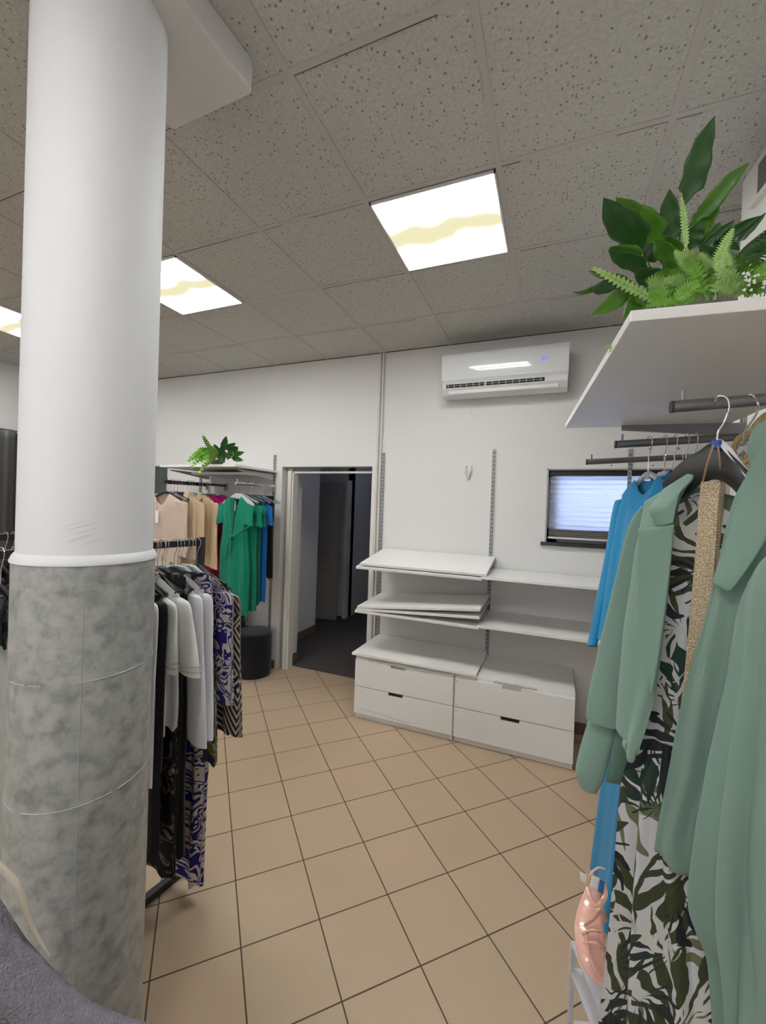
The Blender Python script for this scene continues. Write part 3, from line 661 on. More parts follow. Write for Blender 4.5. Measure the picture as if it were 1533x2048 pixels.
def garment(name, lab, cat, loc, rz, m, L=.65, ws=.20, wh=.23, th=.028, drop=.055, neck=.075, nd=.06, amp=.006, nf=7, sleeve=None, collar=None, group=None, flare=1.0, extra=None, seed=0, waist=None, top_th=.012, tilt=0):
    """hanging garment; front is local -y; origin = middle of the neck"""
    rnd = random.Random(seed+hash(name) % 1 + 11)
    t = thing(name, lab, cat, loc, rz, group); t.rotation_euler = (tilt, 0, rz)
    th *= .7; amp *= .8; top_th = min(top_th, .009)
    N, K = 56, 34; V = []; UV = []
    ph = rnd.uniform(0, 6)
    for j in range(K+1):
        v = j/K; vv = v**1.25
        if waist: wd = ws*(1-v)+wh*v - waist[1]*math.exp(-((v-waist[0])/.13)**2)
        else: wd = ws+(wh-ws)*min(1, v*flare)
        tk = top_th+(th-top_th)*min(1, v*5)
        for i in range(N):
            a = 2*pi*i/N; c = cos(a); s = sin(a)
            x = wd*math.copysign(abs(c)**.75, c); y = tk*math.copysign(abs(s)**.7, s)
            ax = abs(x); top = -drop*max(0, min(1, (ax-neck)/(ws-neck)))**1.15
            dn = nd if s < 0 else nd*.18
            if ax < neck: top -= dn*(1-(ax/neck)**2)
            z = top*(1-v)**2 - L*vv + top*(1-(1-v)**2)*(1-v)
            fd = amp*min(1, v*2.2)*(sin(nf*a*.5*2+ph+v*1.3)+.5*sin(nf*1.7*a+ph*2-v*2))
            y += fd*(1 if s > 0 else -1)*(.35+.65*abs(s)); x += fd*.6*c
            z += .008*v*sin(nf*a+ph)
            x += .010*noise.noise(Vector((v*3, ph, 0)))
            V.append((x, y, z)); UV.append((wd*(a/pi) if a <= pi else wd*2-wd*((a-pi)/pi)+wd, -L*vv))
    F = [(j*N+i, j*N+(i+1) % N, (j+1)*N+(i+1) % N, (j+1)*N+i) for j in range(K) for i in range(N)]
    link_mesh('body', V, F, m, t, smooth=True, uvs=UV)
    if sleeve:
        sl, out, rA, rB = sleeve[:4]; sm = sleeve[4] if len(sleeve) > 4 else m; trim = sleeve[5] if len(sleeve) > 5 else None
        for sd in (-1, 1):
            P = [Vector((sd*(ws-.025), 0, -drop-.012)), Vector((sd*(ws+.01), 0, -drop-.045)), Vector((sd*(ws+out*.5), -.006, -drop-sl*.45)), Vector((sd*(ws+out*.8), -.012, -drop-sl*.75)), Vector((sd*(ws+out), -.016, -drop-sl))]
            S = spline(P, 18); n = 20; vs = []; uv = []
            for j, p in enumerate(S):
                q = j/18; r = rA+(rB-rA)*q
                if j == 0: r *= .45
                if j == 1: r *= .8
                for i in range(n):
                    a = 2*pi*i/n; rr = r*(1+.07*sin(3*a+ph+q*4)*q+.05*sin(5*a+q*7))
                    vs.append((p.x+rr*cos(a)*1.0, p.y+rr*sin(a)*.34, p.z-.012*sd*cos(a)*q)); uv.append((r*a, p.z))
            fs = [(j*n+i, j*n+(i+1) % n, (j+1)*n+(i+1) % n, (j+1)*n+i) for j in range(18) for i in range(n)]
            so = link_mesh('sleeve', vs, fs, sm, t, smooth=True, uvs=uv)
            if trim:
                for dz in (.012, .030):
                    b = MB(); ring = [Vector((S[-1].x-sd*out*dz/sl*.6+rB*1.03*cos(a), S[-1].y+rB*.46*sin(a), S[-1].z+dz)) for a in [2*pi*i/16 for i in range(17)]]
                    b.tube(ring, .0026, n=6, cap=False); b.build('cuff_stripe', trim, so)
    if collar:
        b = MB(); cm = collar if not isinstance(collar, bool) else m
        pts = [Vector((neck*1.02*cos(a), .012*sin(a)-.004, (-.0 if sin(a) > 0 else -nd*.9*(sin(a)**2))+.004)) for a in [2*pi*i/24 for i in range(25)]]
        b.tube(pts, .009, n=8, cap=False); b.build('collar', cm, t, smooth=True)
    if extra: extra(t)
    return t

# ---------------- black rail behind the column -------------------------
RD = Vector((.137, 1, 0)).normalized()
def ra(y): return Vector((-1.464+.137*(y-1.433), y, 0))
RT_Z = H-.17
rk = thing('clothes_rail', 'black square-tube floor rail packed with tops and dresses behind the column', 'clothes rail', tuple(ra(1.43)))
def rloc(p): return p-ra(1.43)
ang = -atan2(RD.x, RD.y)
def rbox(p0, p1, w):                        # square bar between two points
    d = (p1-p0); b = MB(); ln = d.length; q = d.to_track_quat('Z', 'X').to_matrix().to_4x4()
    return b.box(-w/2, w/2, -w/2, w/2, 0, ln, 0, Matrix.Translation(p0) @ q)
E0, E1 = rloc(ra(1.43)), rloc(ra(.36))
rbox(E0+Vector((0, 0, RT_Z-.012)), E1+Vector((0, 0, RT_Z-.012)), .026).build('top_bar', M['black_metal'], rk)
rbox(E0+Vector((0, 0, .03)), E0+Vector((0, 0, RT_Z+.012)), .026).build('post', M['black_metal'], rk)
rbox(E1+Vector((0, 0, .03)), E1+Vector((0, 0, RT_Z+.012)), .026).build('post', M['black_metal'], rk)
rbox(E0+Vector((0, 0, .016)), E1+Vector((0, 0, .016)), .030).build('base_bar', M['black_metal'], rk)
for e in (E0, E1): rbox(e+Vector((-.25, 0, .014)), e+Vector((-.02 if e is E0 else .05, 0, .014)), .028).build('foot', M['black_metal'], rk)
RZA = -atan2(.137, 1)                       # hanger planes square to the bar
hk_black = hanger_proto(M['blackplastic'], 'plain', w=.185)
hk_grey = hanger_proto(M['greyplastic'], 'wide', w=.19)
hk_clear = hanger_proto(M['clearplastic'], 'plain', w=.185)
hk_clip = hanger_proto(M['blackplastic'], 'clip', w=.19)
hangers = {'b': hk_black, 'g': hk_grey, 'c': hk_clear, 'k': hk_clip}
HN = {'b': ('black plastic hanger with a chrome hook among the tops on the black rail', 'black hangers on the black rail'),
      'g': ('grey moulded hanger with a chrome hook on the black rail', 'grey hangers on the black rail'),
      'c': ('clear plastic hanger with a chrome hook on the black rail', 'clear hangers on the black rail'),
      'k': ('black clip hanger holding trousers or skirts on the black rail', 'clip hangers on the black rail')}
def on_rail(y, kind, dr=0, dx=0):
    p = ra(y); place_hanger(hangers[kind], (p.x+dx, p.y, RT_Z+.004), RZA+dr, *HN[kind])
    return Vector((p.x+dx, p.y, RT_Z-.126)), RZA+dr
GA = 'clothes on the black rail'
# far end towards the camera; every garment its own
p, r = on_rail(1.412, 'b', .04)
garment('zigzag_blouse', 'black and cream zigzag blouse at the far end, peeping out below the floral one', 'blouse', p+Vector((.03, 0, -.02)), r, M['zebra'], L=.66, ws=.185, wh=.215, th=.020, sleeve=(.58, .05, .045, .055), group=GA, seed=2)
p, r = on_rail(1.375, 'g', .06)
garment('blouse', 'navy and cream floral blouse near the far end of the black rail', 'blouse', p, r, M['floral'], L=.60, ws=.20, wh=.19, th=.03, sleeve=(.46, .045, .064, .052), group=GA, seed=1)
p, r = on_rail(1.335, 'g')
garment('patterned_dress', 'olive and teal blotched dress hanging to knee height', 'dress', p+Vector((.02, 0, 0)), r, M['abstract'], L=.76, ws=.165, wh=.245, th=.024, group=GA, seed=3)
p, r = on_rail(1.305, 'b')
garment('white_shirt', 'white long-sleeved shirt, the further of two hanging together', 'shirt', p, r, M['lilac_white'], L=.60, ws=.195, wh=.20, th=.024, sleeve=(.56, .055, .045, .050), group=GA, seed=4)
p, r = on_rail(1.265, 'b')
garment('white_shirt', 'white long-sleeved shirt with square cuffs, nearer than its twin', 'shirt', p, r, M['lilac_white'], L=.58, ws=.19, wh=.20, th=.024, sleeve=(.57, .065, .043, .054), group=GA, seed=5)
p, r = on_rail(1.232, 'k')
garment('black_trousers', 'black trousers clipped by the waist, high between white tops', 'trousers', p+Vector((.03, 0, .005)), r, M['black_cloth'], L=.98, ws=.15, wh=.15, th=.018, drop=.005, neck=.1, nd=.0, group=GA, seed=6)
p, r = on_rail(1.198, 'b')
garment('polo_shirt', 'white polo with cream striped cuffs, its sleeve turned out widest', 'polo shirt', p, r, M['white_cloth'], L=.57, ws=.195, wh=.205, th=.026, sleeve=(.27, .085, .062, .070, M['white_cloth'], M['cream_trim']), collar=M['cream_trim'], group=GA, seed=7)
p, r = on_rail(1.158, 'b')
garment('polo_shirt', 'white polo with cream striped cuffs, nearer the column than its twin', 'polo shirt', p+Vector((-.01, 0, 0)), r, M['white_cloth'], L=.58, ws=.19, wh=.20, th=.026, sleeve=(.26, .04, .055, .062, M['white_cloth'], M['cream_trim']), collar=M['cream_trim'], group=GA, seed=8)
p, r = on_rail(1.12, 'b')
garment('black_blouse', 'plain black long blouse between the white polos and the white cardigan', 'blouse', p, r, M['black_cloth'], L=.72, ws=.19, wh=.20, th=.026, sleeve=(.6, .03, .05, .045), group=GA, seed=9)
p, r = on_rail(1.09, 'b')
garment('cardigan', 'greyish white long cardigan close to the column', 'cardigan', p+Vector((.01, 0, 0)), r, M['lilac_white'], L=.62, ws=.185, wh=.2, th=.018, sleeve=(.64, .03, .036, .034), group=GA, seed=10)
p, r = on_rail(1.055, 'b')
garment('feather_shirt', 'black shirt with white feather strokes, right at the column edge', 'shirt', p, r, M['palm2'], L=.52, ws=.17, wh=.2, th=.024, sleeve=(.38, .05, .05, .062), group=GA, seed=11)
p, r = on_rail(1.025, 'b')
garment('mauve_blouse', 'dull mauve blouse almost hidden by the column', 'blouse', p, r, M['mauve'], L=.58, ws=.18, wh=.2, th=.022, sleeve=(.28, .05, .045, .05), group=GA, seed=12)
# long things hanging low
p, r = on_rail(1.32, 'k')
garment('long_trousers', 'navy and cream floral trousers reaching almost to the floor', 'trousers', p+Vector((.105, .0, .0)), r, M['floral'], L=1.28, ws=.11, wh=.095, th=.036, drop=.005, neck=.1, nd=0, amp=.012, nf=5, group=GA, seed=13)
p, r = on_rail(1.25, 'b')
garment('long_dress', 'long black dress inside the rail, above the floral hem', 'dress', p, r, M['black_cloth'], L=1.10, ws=.17, wh=.20, th=.03, group=GA, seed=14)
p, r = on_rail(1.215, 'b')
garment('long_dress', 'long black dress with a dark flowered hem', 'dress', p, r, M['darkfloral'], L=1.16, ws=.17, wh=.20, th=.03, group=GA, seed=15)
p, r = on_rail(1.14, 'b')
garment('long_dress', 'long black dress nearest the column', 'dress', p, r, M['black_cloth'], L=1.0, ws=.17, wh=.20, th=.034, group=GA, seed=16)
# near side, seen left of the column
p, r = on_rail(.80, 'b')
garment('teal_blouse', 'dark teal blouse seen in the gap left of the column', 'blouse', p, r, M['teal'], L=.5, ws=.17, wh=.17, th=.03, group=GA, seed=17)
p, r = on_rail(.74, 'b')
garment('grey_coat', 'pale grey green coat left of the column', 'coat', p+Vector((-.035, 0, -.07)), r, M['grey_cloth'], L=.95, ws=.165, wh=.18, th=.035, group=GA, seed=18)
p, r = on_rail(.70, 'k')
garment('black_skirt', 'black garment with shiny clips left of the column', 'skirt', p+Vector((-.01, 0, .01)), r, M['black_satin'], L=.14, ws=.17, wh=.17, th=.02, drop=.005, nd=0, group=GA, seed=19)
for y in (1.415, 1.39, 1.36, 1.255, 1.22, 1.105, 1.075, 1.045, .77, .72, .715): 
    q = ra(y); place_hanger(hangers['b' if y < 1.2 else 'c'], (q.x, q.y, RT_Z+.004), RZA+random.uniform(-.1, .1), *HN['b' if y < 1.2 else 'c'])

# second rail, further back, seen only left of the column
def rb(y): return Vector((-2.20+.1*(y-1.1), y, 0))
rk2 = thing('clothes_rail', 'second black rail further back, a sliver of it left of the column', 'clothes rail', tuple(rb(1.1)))
e0, e1 = Vector((.035, .35, 0)), Vector((-.06, -.6, 0))
rbox(e0+Vector((0, 0, RT_Z-.012)), e1+Vector((0, 0, RT_Z-.012)), .028).build('top_bar', M['black_metal'], rk2)
for e in (e0, e1): rbox(e+Vector((0, 0, .01)), e+Vector((0, 0, RT_Z)), .028).build('post', M['black_metal'], rk2)
rbox(e0+Vector((0, 0, .016)), e1+Vector((0, 0, .016)), .030).build('base_bar', M['black_metal'], rk2)
for y, mm, lab in ((1.06, 'black_cloth', 'black blouse on the further rail'), (1.11, 'teal', 'dark teal blouse on the further rail'), (.99, 'black_satin', 'shiny black blouse on the further rail'), (1.16, 'denim', 'dark blue blouse on the further rail')):
    q = rb(y); place_hanger(hk_black, (q.x, q.y, RT_Z+.004), -.1, 'black plastic hanger with a chrome hook on the further rail', 'hangers on the further rail')
    garment('blouse', lab, 'blouse', (q.x, q.y, RT_Z-.13), -.1, M[mm], L=.7, ws=.18, wh=.19, group='clothes on the further rail', seed=int(y*100))
for y in (1.03, 1.085, 1.135):
    q = rb(y); place_hanger(hk_black, (q.x, q.y, RT_Z+.004), -.1, 'black plastic hanger with a chrome hook on the further rail', 'hangers on the further rail')

# charcoal curtain at the left
ct = thing('fitting_room_curtain', 'charcoal fitting room curtain at the far left', 'curtain', (-4.7, 2.2, 0))
vs = []; 
for j in range(31):
    z = H+.60-(H+.5)*j/30
    for i in range(121):
        s = i/120*1.7-.85; vs.append((.04*sin(s*32)+.012*sin(s*71)+.2*s*.0, s, z))
fs = [(j*121+i, j*121+i+1, (j+1)*121+i+1, (j+1)*121+i) for j in range(30) for i in range(120)]
o = link_mesh('curtain_cloth', vs, fs, M['curtain'], ct, smooth=True); s = o.modifiers.new('s', 'SOLIDIFY'); s.thickness = .003
MB().tube([(0, -.9, H+.615), (0, .9, H+.615)], .014).build('curtain_rod', M['grey_metal'], ct, smooth=True)

# dark printed banner on the back wall beside the column
pn = thing('wall_banner', 'dark patterned fabric banner on a rod, right beside the column', 'banner', (-4.24, YB-.02, 0))
MB().box(-.42, .12, -.004, .004, H-.6, H+.39).build('banner_cloth', M['print_cloth'], pn)
MB().tube([(-.44, 0, H+.405), (.15, 0, H+.405)], .012).build('banner_rod', M['greyplastic'], pn, smooth=True)

# ---------------- back-left display on the wall --------------------------
sb = board('white shelf with the small fern over the emerald dresses', (-3.05, 3.19, H+.345), .92, .60, .022, group=None)
sb2 = board('second white shelf just below the fern shelf', (-2.99, 3.30, H+.295), .70, .38, .022, group=None)
for x, lab in ((-3.48, 'grey bracket under the left end of the fern shelf'), (-2.64, 'grey bracket under the fern shelf, at the upright by the doorway')):
    o = MB().prism([(-.012, H+.31), (-.52, H+.31), (-.52, H+.30), (-.05, H+.25), (-.012, H+.25)], -.003, .003, 'x').build('shelf_bracket', M['greyplastic']); o.location = (x, YB, 0)
    tag(o, lab, 'bracket')
def far_arm(x, y0, m, lab):
    t = thing('display_arm', lab, 'display arm', (x, YB-.012, H+.185), group=None)
    MB().tube([(0, 0, 0), (0, y0-YB+.012, -.006)], .0125, n=14).build('tube', M[m], t, smooth=True)
    MB().tube([(0, y0-YB+.03, 0), (0, y0-YB+.03, .035)], .004).build('stop_pin', M[m], t)
    MB().box(-.014, .014, -.02, 0, -.05, .02).build('bracket', M['rail'], t)
    return t
far_arm(-3.24, 2.72, 'black_metal', 'black display arm carrying the beige knits')
far_arm(-3.50, 2.95, 'black_metal', 'black display arm further left, behind the beige clothes')
far_arm(-2.615, 2.93, 'chrome', 'chrome display arm carrying the emerald dresses')
FH = ('clear hanger with a chrome hook on the arms of the far display', 'hangers of the far display')
FHb = ('black hanger with a chrome hook on the arms of the far display', 'black hangers of the far display')
GF = 'clothes of the far display'
def far(x, y, kind='c'):
    place_hanger(hk_clear if kind == 'c' else hk_black if kind == 'b' else hk_grey, (x, y, H+.200), random.uniform(-.08, .08), *(FHb if kind == 'b' else FH))
    return (x, y, H+.200-.13)
def tag_card(t):
    MB().box(-.022, .012, -.048, -.046, -.27, -.16).build('price_tag', M['card'], t)
    MB().tube([(-.02, -.040, -.03), (-.004, -.046, -.16)], .0015, n=5).build('tag_cord', M['dark'], t)
def tag_white(t):
    MB().box(-.006, .030, -.040, -.038, -.135, -.045).build('price_tag', M['card'], t)
def shirt_collar(t):
    m_ = [c_ for c_ in t.children if c_.name.startswith('body')][0].data.materials[0]
    for sd in (-1, 1):
        P = [(sd*.075, .0, .008), (sd*.05, -.02, .030), (sd*.015, -.034, -.055), (sd*.050, -.036, -.075), (sd*.095, -.030, -.035)]
        link_mesh('collar', P, [(0, 1, 2, 3, 4)], m_, t).modifiers.new('s', 'SOLIDIFY').thickness = .005
    MB().box(-.006, .006, -.040, -.034, -.60, -.10).build('button_placket', m_, t)
def belt_tie(t):
    b = MB(); b.tube([(-.02, -.05, -.37), (.05, -.058, -.36), (.13, -.05, -.31), (.20, -.02, -.26)], .010, n=8, flat=.6); b.tube([(-.01, -.055, -.38), (-.03, -.06, -.46), (-.045, -.062, -.55)], .012, n=8, flat=.7); b.tube([(.0, -.055, -.38), (.012, -.06, -.43), (.01, -.062, -.50)], .011, n=8, flat=.7)
    b.build('tie_belt', M['green'], t, smooth=True)
    b = MB().prism([(-.028, -.02), (.03, -.02), (.012, -.3), (.002, -.34)], -.045, -.040, 'y'); b.build('wrap_opening', fabric('emerald_shade', (.001, .12, .075)), t)
p = far(-3.26, 2.76, 'b'); garment('knit_sweater', 'beige fine knit sweater with a black swing tag', 'sweater', (p[0]-.05, p[1], p[2]), .05, M['beige_knit'], L=.62, ws=.225, wh=.25, th=.04, nd=.11, neck=.085, sleeve=(.5, .045, .07, .05), extra=tag_card, group=GF, seed=31)
p = far(-3.235, 2.86, 'b'); garment('tan_shirt', 'tan satin shirt, left of its open-collared twin', 'shirt', (p[0]+.07, p[1], p[2]-.0), .0, M['tan'], L=.60, ws=.20, wh=.22, th=.03, nd=.03, sleeve=(.52, .05, .055, .05), extra=shirt_collar, group=GF, seed=32)
p = far(-3.22, 2.97, 'g'); garment('tan_shirt', 'shiny tan satin shirt with open collar and long sleeve in front of the pink clothes', 'shirt', (p[0]+.10, p[1], p[2]), .06, M['tan_satin'], L=.66, ws=.20, wh=.21, th=.035, nd=.10, sleeve=(.62, .035, .052, .045), extra=shirt_collar, group=GF, seed=33)
p = far(-3.19, 3.10, 'c'); garment('pink_blouse', 'crimson blouse hanging behind the tan shirts', 'blouse', (p[0]+.07, p[1], p[2]), 0, M['magenta'], L=.72, ws=.2, wh=.2, th=.03, sleeve=(.2, .03, .06, .06), group=GF, seed=34)
p = far(-3.19, 3.19, 'c'); garment('pink_blouse', 'fuchsia blouse next to the emerald dress', 'blouse', (p[0]+.11, p[1], p[2]+.01), 0, M['pink'], L=.35, ws=.2, wh=.2, th=.03, sleeve=(.2, .03, .06, .06), group=GF, seed=35)
p = far(-3.19, 3.27, 'c'); garment('wine_dress', 'wine red dress hanging below the pink blouses', 'dress', (p[0]+.12, p[1], p[2]-.02), 0, M['wine'], L=.95, ws=.19, wh=.2, th=.03, group=GF, seed=36)
p = far(-3.19, 3.36, 'c'); garment('crimson_dress', 'crimson dress seen between tan sleeve and emerald dress', 'dress', (p[0]+.16, p[1], p[2]-.02), 0, M['magenta'], L=.78, ws=.19, wh=.2, th=.03, group=GF, seed=37)
p = far(-2.615, 2.965, 'g'); garment('green_dress', 'emerald wrap dress with tie belt and white tag, frontmost on the chrome arm', 'dress', (p[0]-.02, p[1], p[2]), -.05, M['green'], L=1.06, ws=.150, wh=.175, th=.045, nd=.12, neck=.055, amp=.010, nf=8, sleeve=(.20, .02, .048, .050), extra=lambda t: (tag_white(t), belt_tie(t)), group=GF, seed=38, waist=(.36, .02))
p = far(-2.615, 3.03, 'c'); garment('green_dress', 'emerald dress directly behind the wrap dress', 'dress', (p[0]+.01, p[1], p[2]-.01), 0, M['green'], L=1.02, ws=.15, wh=.17, th=.04, amp=.009, sleeve=(.2, .02, .045, .05), group=GF, seed=39)
p = far(-2.615, 3.10, 'c'); garment('green_dress', 'emerald dress, third on the chrome arm', 'dress', (p[0]+.0, p[1], p[2]-.01), 0, M['green'], L=.98, ws=.15, wh=.16, th=.03, sleeve=(.2, .02, .045, .05), group=GF, seed=40)
p = far(-2.615, 3.18, 'c'); garment('blue_dress', 'royal blue dress between emerald and black', 'dress', (p[0]+.02, p[1], p[2]), 0, M['blue'], L=.98, ws=.135, wh=.14, th=.03, sleeve=(.20, .03, .045, .055), group=GF, seed=41)
p = far(-2.615, 3.33, 'c'); garment('black_trousers', 'black lace trousers hanging last, next to the upright', 'trousers', (p[0]+.03, p[1], p[2]+.015), 0, M['black_cloth'], L=.80, ws=.085, wh=.09, th=.035, drop=.01, nd=0, group=GF, seed=42)
for x, y in ((-3.245, 2.80), (-3.24, 2.83), (-3.24, 2.90), (-3.24, 2.93), (-3.24, 3.02), (-3.24, 3.05), (-3.24, 3.14), (-3.24, 3.23), (-2.615, 3.0), (-2.615, 3.07), (-2.615, 3.14), (-2.615, 3.22), (-2.615, 3.28), (-3.50, 3.0), (-3.50, 3.05), (-3.5, 3.1), (-3.5, 3.2)):
    far(x, y, random.choice('cb'))

# pouf, folded jeans, furry bag
pf = thing('pouf', 'round black pouf on the floor by the doorway', 'pouf', (-2.66, 3.30, 0))
MB().lathe([(.155, 0), (.17, .015), (.172, .2), (.17, .385), (.16, .405)], n=48).build('side', M['black_cloth'], pf, smooth=True)
MB().lathe([(.158, .40), (.165, .412), (.158, .424), (.10, .430), (.0, .432)], n=48).build('seat', mat('black_velour', (.012, .014, .025), .8, sheen=.3), pf, smooth=True)
st = thing('low_bench', 'low dark bench under the jeans, behind the pouf', 'bench', (-3.12, 3.27, 0))
MB().box(-.26, .26, -.16, .2, .38, .40).build('top', M['black_metal'], st)
for sx in (-1, 1):
    for sy in (-.14, .17): MB().box(sx*.24-.012, sx*.24+.012, sy-.012, sy+.012, 0, .38).build('leg', M['black_metal'], st)
for k in range(7):
    n_ = 24; vs = []; fs = []
    o = MB().box(-.17, .17, -.13, .13, 0, .024).build('folded_jeans', M['denim'], bevel=.01)
    o.location = (-3.0+random.uniform(-.012, .012), 3.25+random.uniform(-.01, .01), .402+k*.029); o.rotation_euler = (0, 0, random.uniform(-.06, .06))
    bb = o.modifiers.new('sub', 'SUBSURF'); bb.levels = 1; bb.render_levels = 1
    tag(o, ('folded dark jeans at the top of the stack behind the pouf' if k == 6 else 'folded dark jeans at the bottom of the stack' if k == 0 else 'folded dark jeans inside the stack behind the pouf'), 'jeans', 'stack of folded jeans')
bm = bmesh.new(); bmesh.ops.create_icosphere(bm, subdivisions=4, radius=.1)
for v_ in bm.verts: v_.co = Vector((v_.co.x*.95, v_.co.y*.6, v_.co.z*.9+.09))*(1+.08*noise.noise(v_.co*22)); v_.co.z = max(v_.co.z, 0)
me = bpy.data.meshes.new('fluffy_bag'); bm.to_mesh(me); bm.free(); me.materials.append(M['fur']); me.polygons.foreach_set('use_smooth', [True]*len(me.polygons))
fb = thing('fluffy_bag', 'taupe fluffy bag squeezed between the rail and the pouf', 'bag', (-2.86, 3.12, 0)); o = bpy.data.objects.new('body', me); C.objects.link(o); o.parent = fb; o.scale = (1, 1, 2.3)
MB().tube([(-.05, 0, .36), (-.04, 0, .44), (.04, 0, .44), (.05, 0, .36)], .006).build('handle', M['fur'], fb)

# ================================================================== right-hand display
ZS = H+.385; SL, SDp = 1.08, .598
# big shelf overhead
b = MB(); q = [rw(0, 0), rw(0, SL), rw(SDp, SL), rw(SDp, 0)]
b.prism([(k.x, k.y) for k in q], ZS, ZS+.022); tag(b.build('shelf_board', M['white_lam'], bevel=.0012), 'big white shelf high on the right carrying the plants', 'shelf')
for d_, lab in ((1.05, 'dark bracket under the far end of the big right shelf'),):
    t = thing('shelf_bracket', lab, 'bracket', tuple(rw(WN-.012, d_, ZS)), TH, group='brackets of the big right shelf')
    MB().prism([(0, 0), (-.43, 0), (-.43, -.020), (-.05, -.052), (0, -.052)], -.006, .006, 'y').build('blade', M['grey_metal'], t)
# display arms: they droop a little
def near_arm(n0, d0, zt_, lab, rad=.0125):
    """tip at n0"""
    ln = WN-.02-n0; t = thing('display_arm', lab, 'display arm', tuple(rw(WN-.012, d0, zt_+ln*.055)), TH)
    tip = Vector((-ln, 0, -ln*.055))
    MB().tube([(0, 0, 0), tip], rad, n=20).build('tube', M['arm'], t, smooth=True)
    MB().tube([tip, tip-Vector((.004, 0, 0))], rad*1.04, n=20).build('end_cap', M['blackplastic'], t)
    for k, x in enumerate([.018, .10, .18, .26]):
        if x < ln: MB().tube([tip+Vector((x, 0, .0 if k == 0 else -rad)), tip+Vector((x, 0, .034 if k == 0 else -rad-.006))], .0032 if k == 0 else .003, n=8).build('stop_pin', M['arm'], t)
    MB().box(-.03, 0, -.016, .016, -.03, .025).build('bracket', M['rail'], t)
    return t
A1 = Vector((.2266, 1.0692, H+.242)); A2 = Vector((.1837, 1.5851, H+.242)); A3 = Vector((.1309, 2.0834, H+.242))
def loc_nd(P): return (P-OR).dot(EN), (P-OR).dot(ED)
for P, lab in ((A1, 'gunmetal display arm nearest the camera, holding the sage blazer'), (A2, 'gunmetal display arm in the middle, holding blue clothes'), (A3, 'gunmetal display arm furthest away, mostly bare')):
    n_, d_ = loc_nd(P); near_arm(n_, d_, P.z, lab)
def arm_pt(P, s): return P+EN*s+Vector((0, 0, s*.055+.0125))
RZR = TH+pi/2                               # hanger planes square to the arms, fronts facing -n
# blue group on the middle arm
hb = ('grey moulded hanger on the middle right arm', 'hangers on the middle right arm')
BLU = iter(['outermost clear hanger on the middle right arm, holding the first cyan jacket', 'grey moulded hanger holding the second cyan jacket', 'grey moulded hanger holding the cyan trousers', 'grey moulded hanger holding the cyan dress', 'innermost clear hanger on the middle right arm, empty'])
def blue(s, kind, twist=0):
    q = arm_pt(A2, s); place_hanger({'c': hk_clear, 'g': hk_grey}[kind], q+Vector((0, 0, .002)), RZR+pi+twist, next(BLU), 'hangers on the middle right arm')
    return q+Vector((0, 0, -.128))
GB = 'cyan clothes on the middle right arm'
p = blue(.105, 'c', .15); garment('blue_jacket', 'cyan blue jacket hanging outermost on the middle right arm', 'jacket', p, RZR+pi+.15, M['cyan'], L=.60, ws=.185, wh=.2, th=.03, sleeve=(.58, .02, .045, .035), group=GB, seed=51, tilt=radians(-6))
p = blue(.15, 'g'); garment('blue_jacket', 'cyan blue jacket second on the middle right arm', 'jacket', p, RZR+pi, M['cyan'], L=.60, ws=.19, wh=.2, th=.03, sleeve=(.55, .02, .05, .04), collar=True, group=GB, seed=52, tilt=radians(-5))
p = blue(.178, 'g'); garment('blue_trousers', 'cyan blue trousers reaching low behind the blazer', 'trousers', p+Vector((-.03, .0, 0)), RZR+pi, M['cyan'], L=1.46, ws=.17, wh=.22, th=.045, drop=.03, nd=.0, amp=.012, group=GB, seed=53, tilt=radians(-4))
p = blue(.21, 'g'); garment('blue_dress', 'cyan blue dress hanging just behind the trousers', 'dress', p+Vector((-.02, .03, 0)), RZR+pi, M['cyan'], L=1.20, ws=.17, wh=.21, th=.02, drop=.03, amp=.012, group=GB, seed=54, tilt=radians(-5))
p = blue(.235, 'c', -.1)
for s in (.31, .34, .37):
    q = arm_pt(A3, s); place_hanger(hk_clear, q+Vector((0, 0, .002)), RZR+pi+random.uniform(-.1, .1), 'clear hanger on the furthest right arm', 'hangers on the furthest right arm')

# ---- the sage blazer set on the near arm ---------------------------------
def rows(L): return [[at(*p) for p in r] for r in L]
hz = thing('clothes_hanger', 'wide dark moulded hanger with a blue size ring inside the sage blazer', 'hanger', tuple(at(1453, 803, .85)))
def HL(o):                                  # geometry given in room coordinates goes under its thing
    o.matrix_parent_inverse = Matrix.Translation(o.parent.location).inverted(); return o
hp = [at(1431, 806, .855), at(1434, 795, .86), at(1444, 792, .855), at(1455, 797, .85), at(1459, 812, .85), at(1457, 824, .85), at(1448, 846, .855), at(1438, 862, .86), at(1435, 880, .862), at(1436, 892, .862)]
HL(MB().tube(spline(hp, 40), .0020, n=10).build('hook', M['chrome'], hz, smooth=True))
hb_rows = rows([[(1330, 965, 1.0), (1365, 928, .955), (1400, 905, .91), (1437, 886, .865), (1470, 915, .83), (1505, 950, .795), (1535, 985, .76)],
                [(1332, 980, 1.0), (1366, 955, .95), (1400, 945, .90), (1437, 938, .855), (1470, 950, .82), (1503, 985, .79), (1533, 1010, .755)],
                [(1336, 1004, 1.0), (1370, 995, .955), (1402, 968, .91), (1437, 955, .865), (1470, 972, .83), (1500, 1010, .795), (1530, 1030, .76)]])
HL(patch('shoulder_bar', hb_rows, M['blackplastic'], hz, 30, 10, thick=.012))
c = at(1434, 889, .852); HL(MB().tube([c+Vector((0, 0, .008)), c-Vector((0, 0, .008))], .0085, n=16).build('size_ring', M['bluetag'], hz, smooth=True))
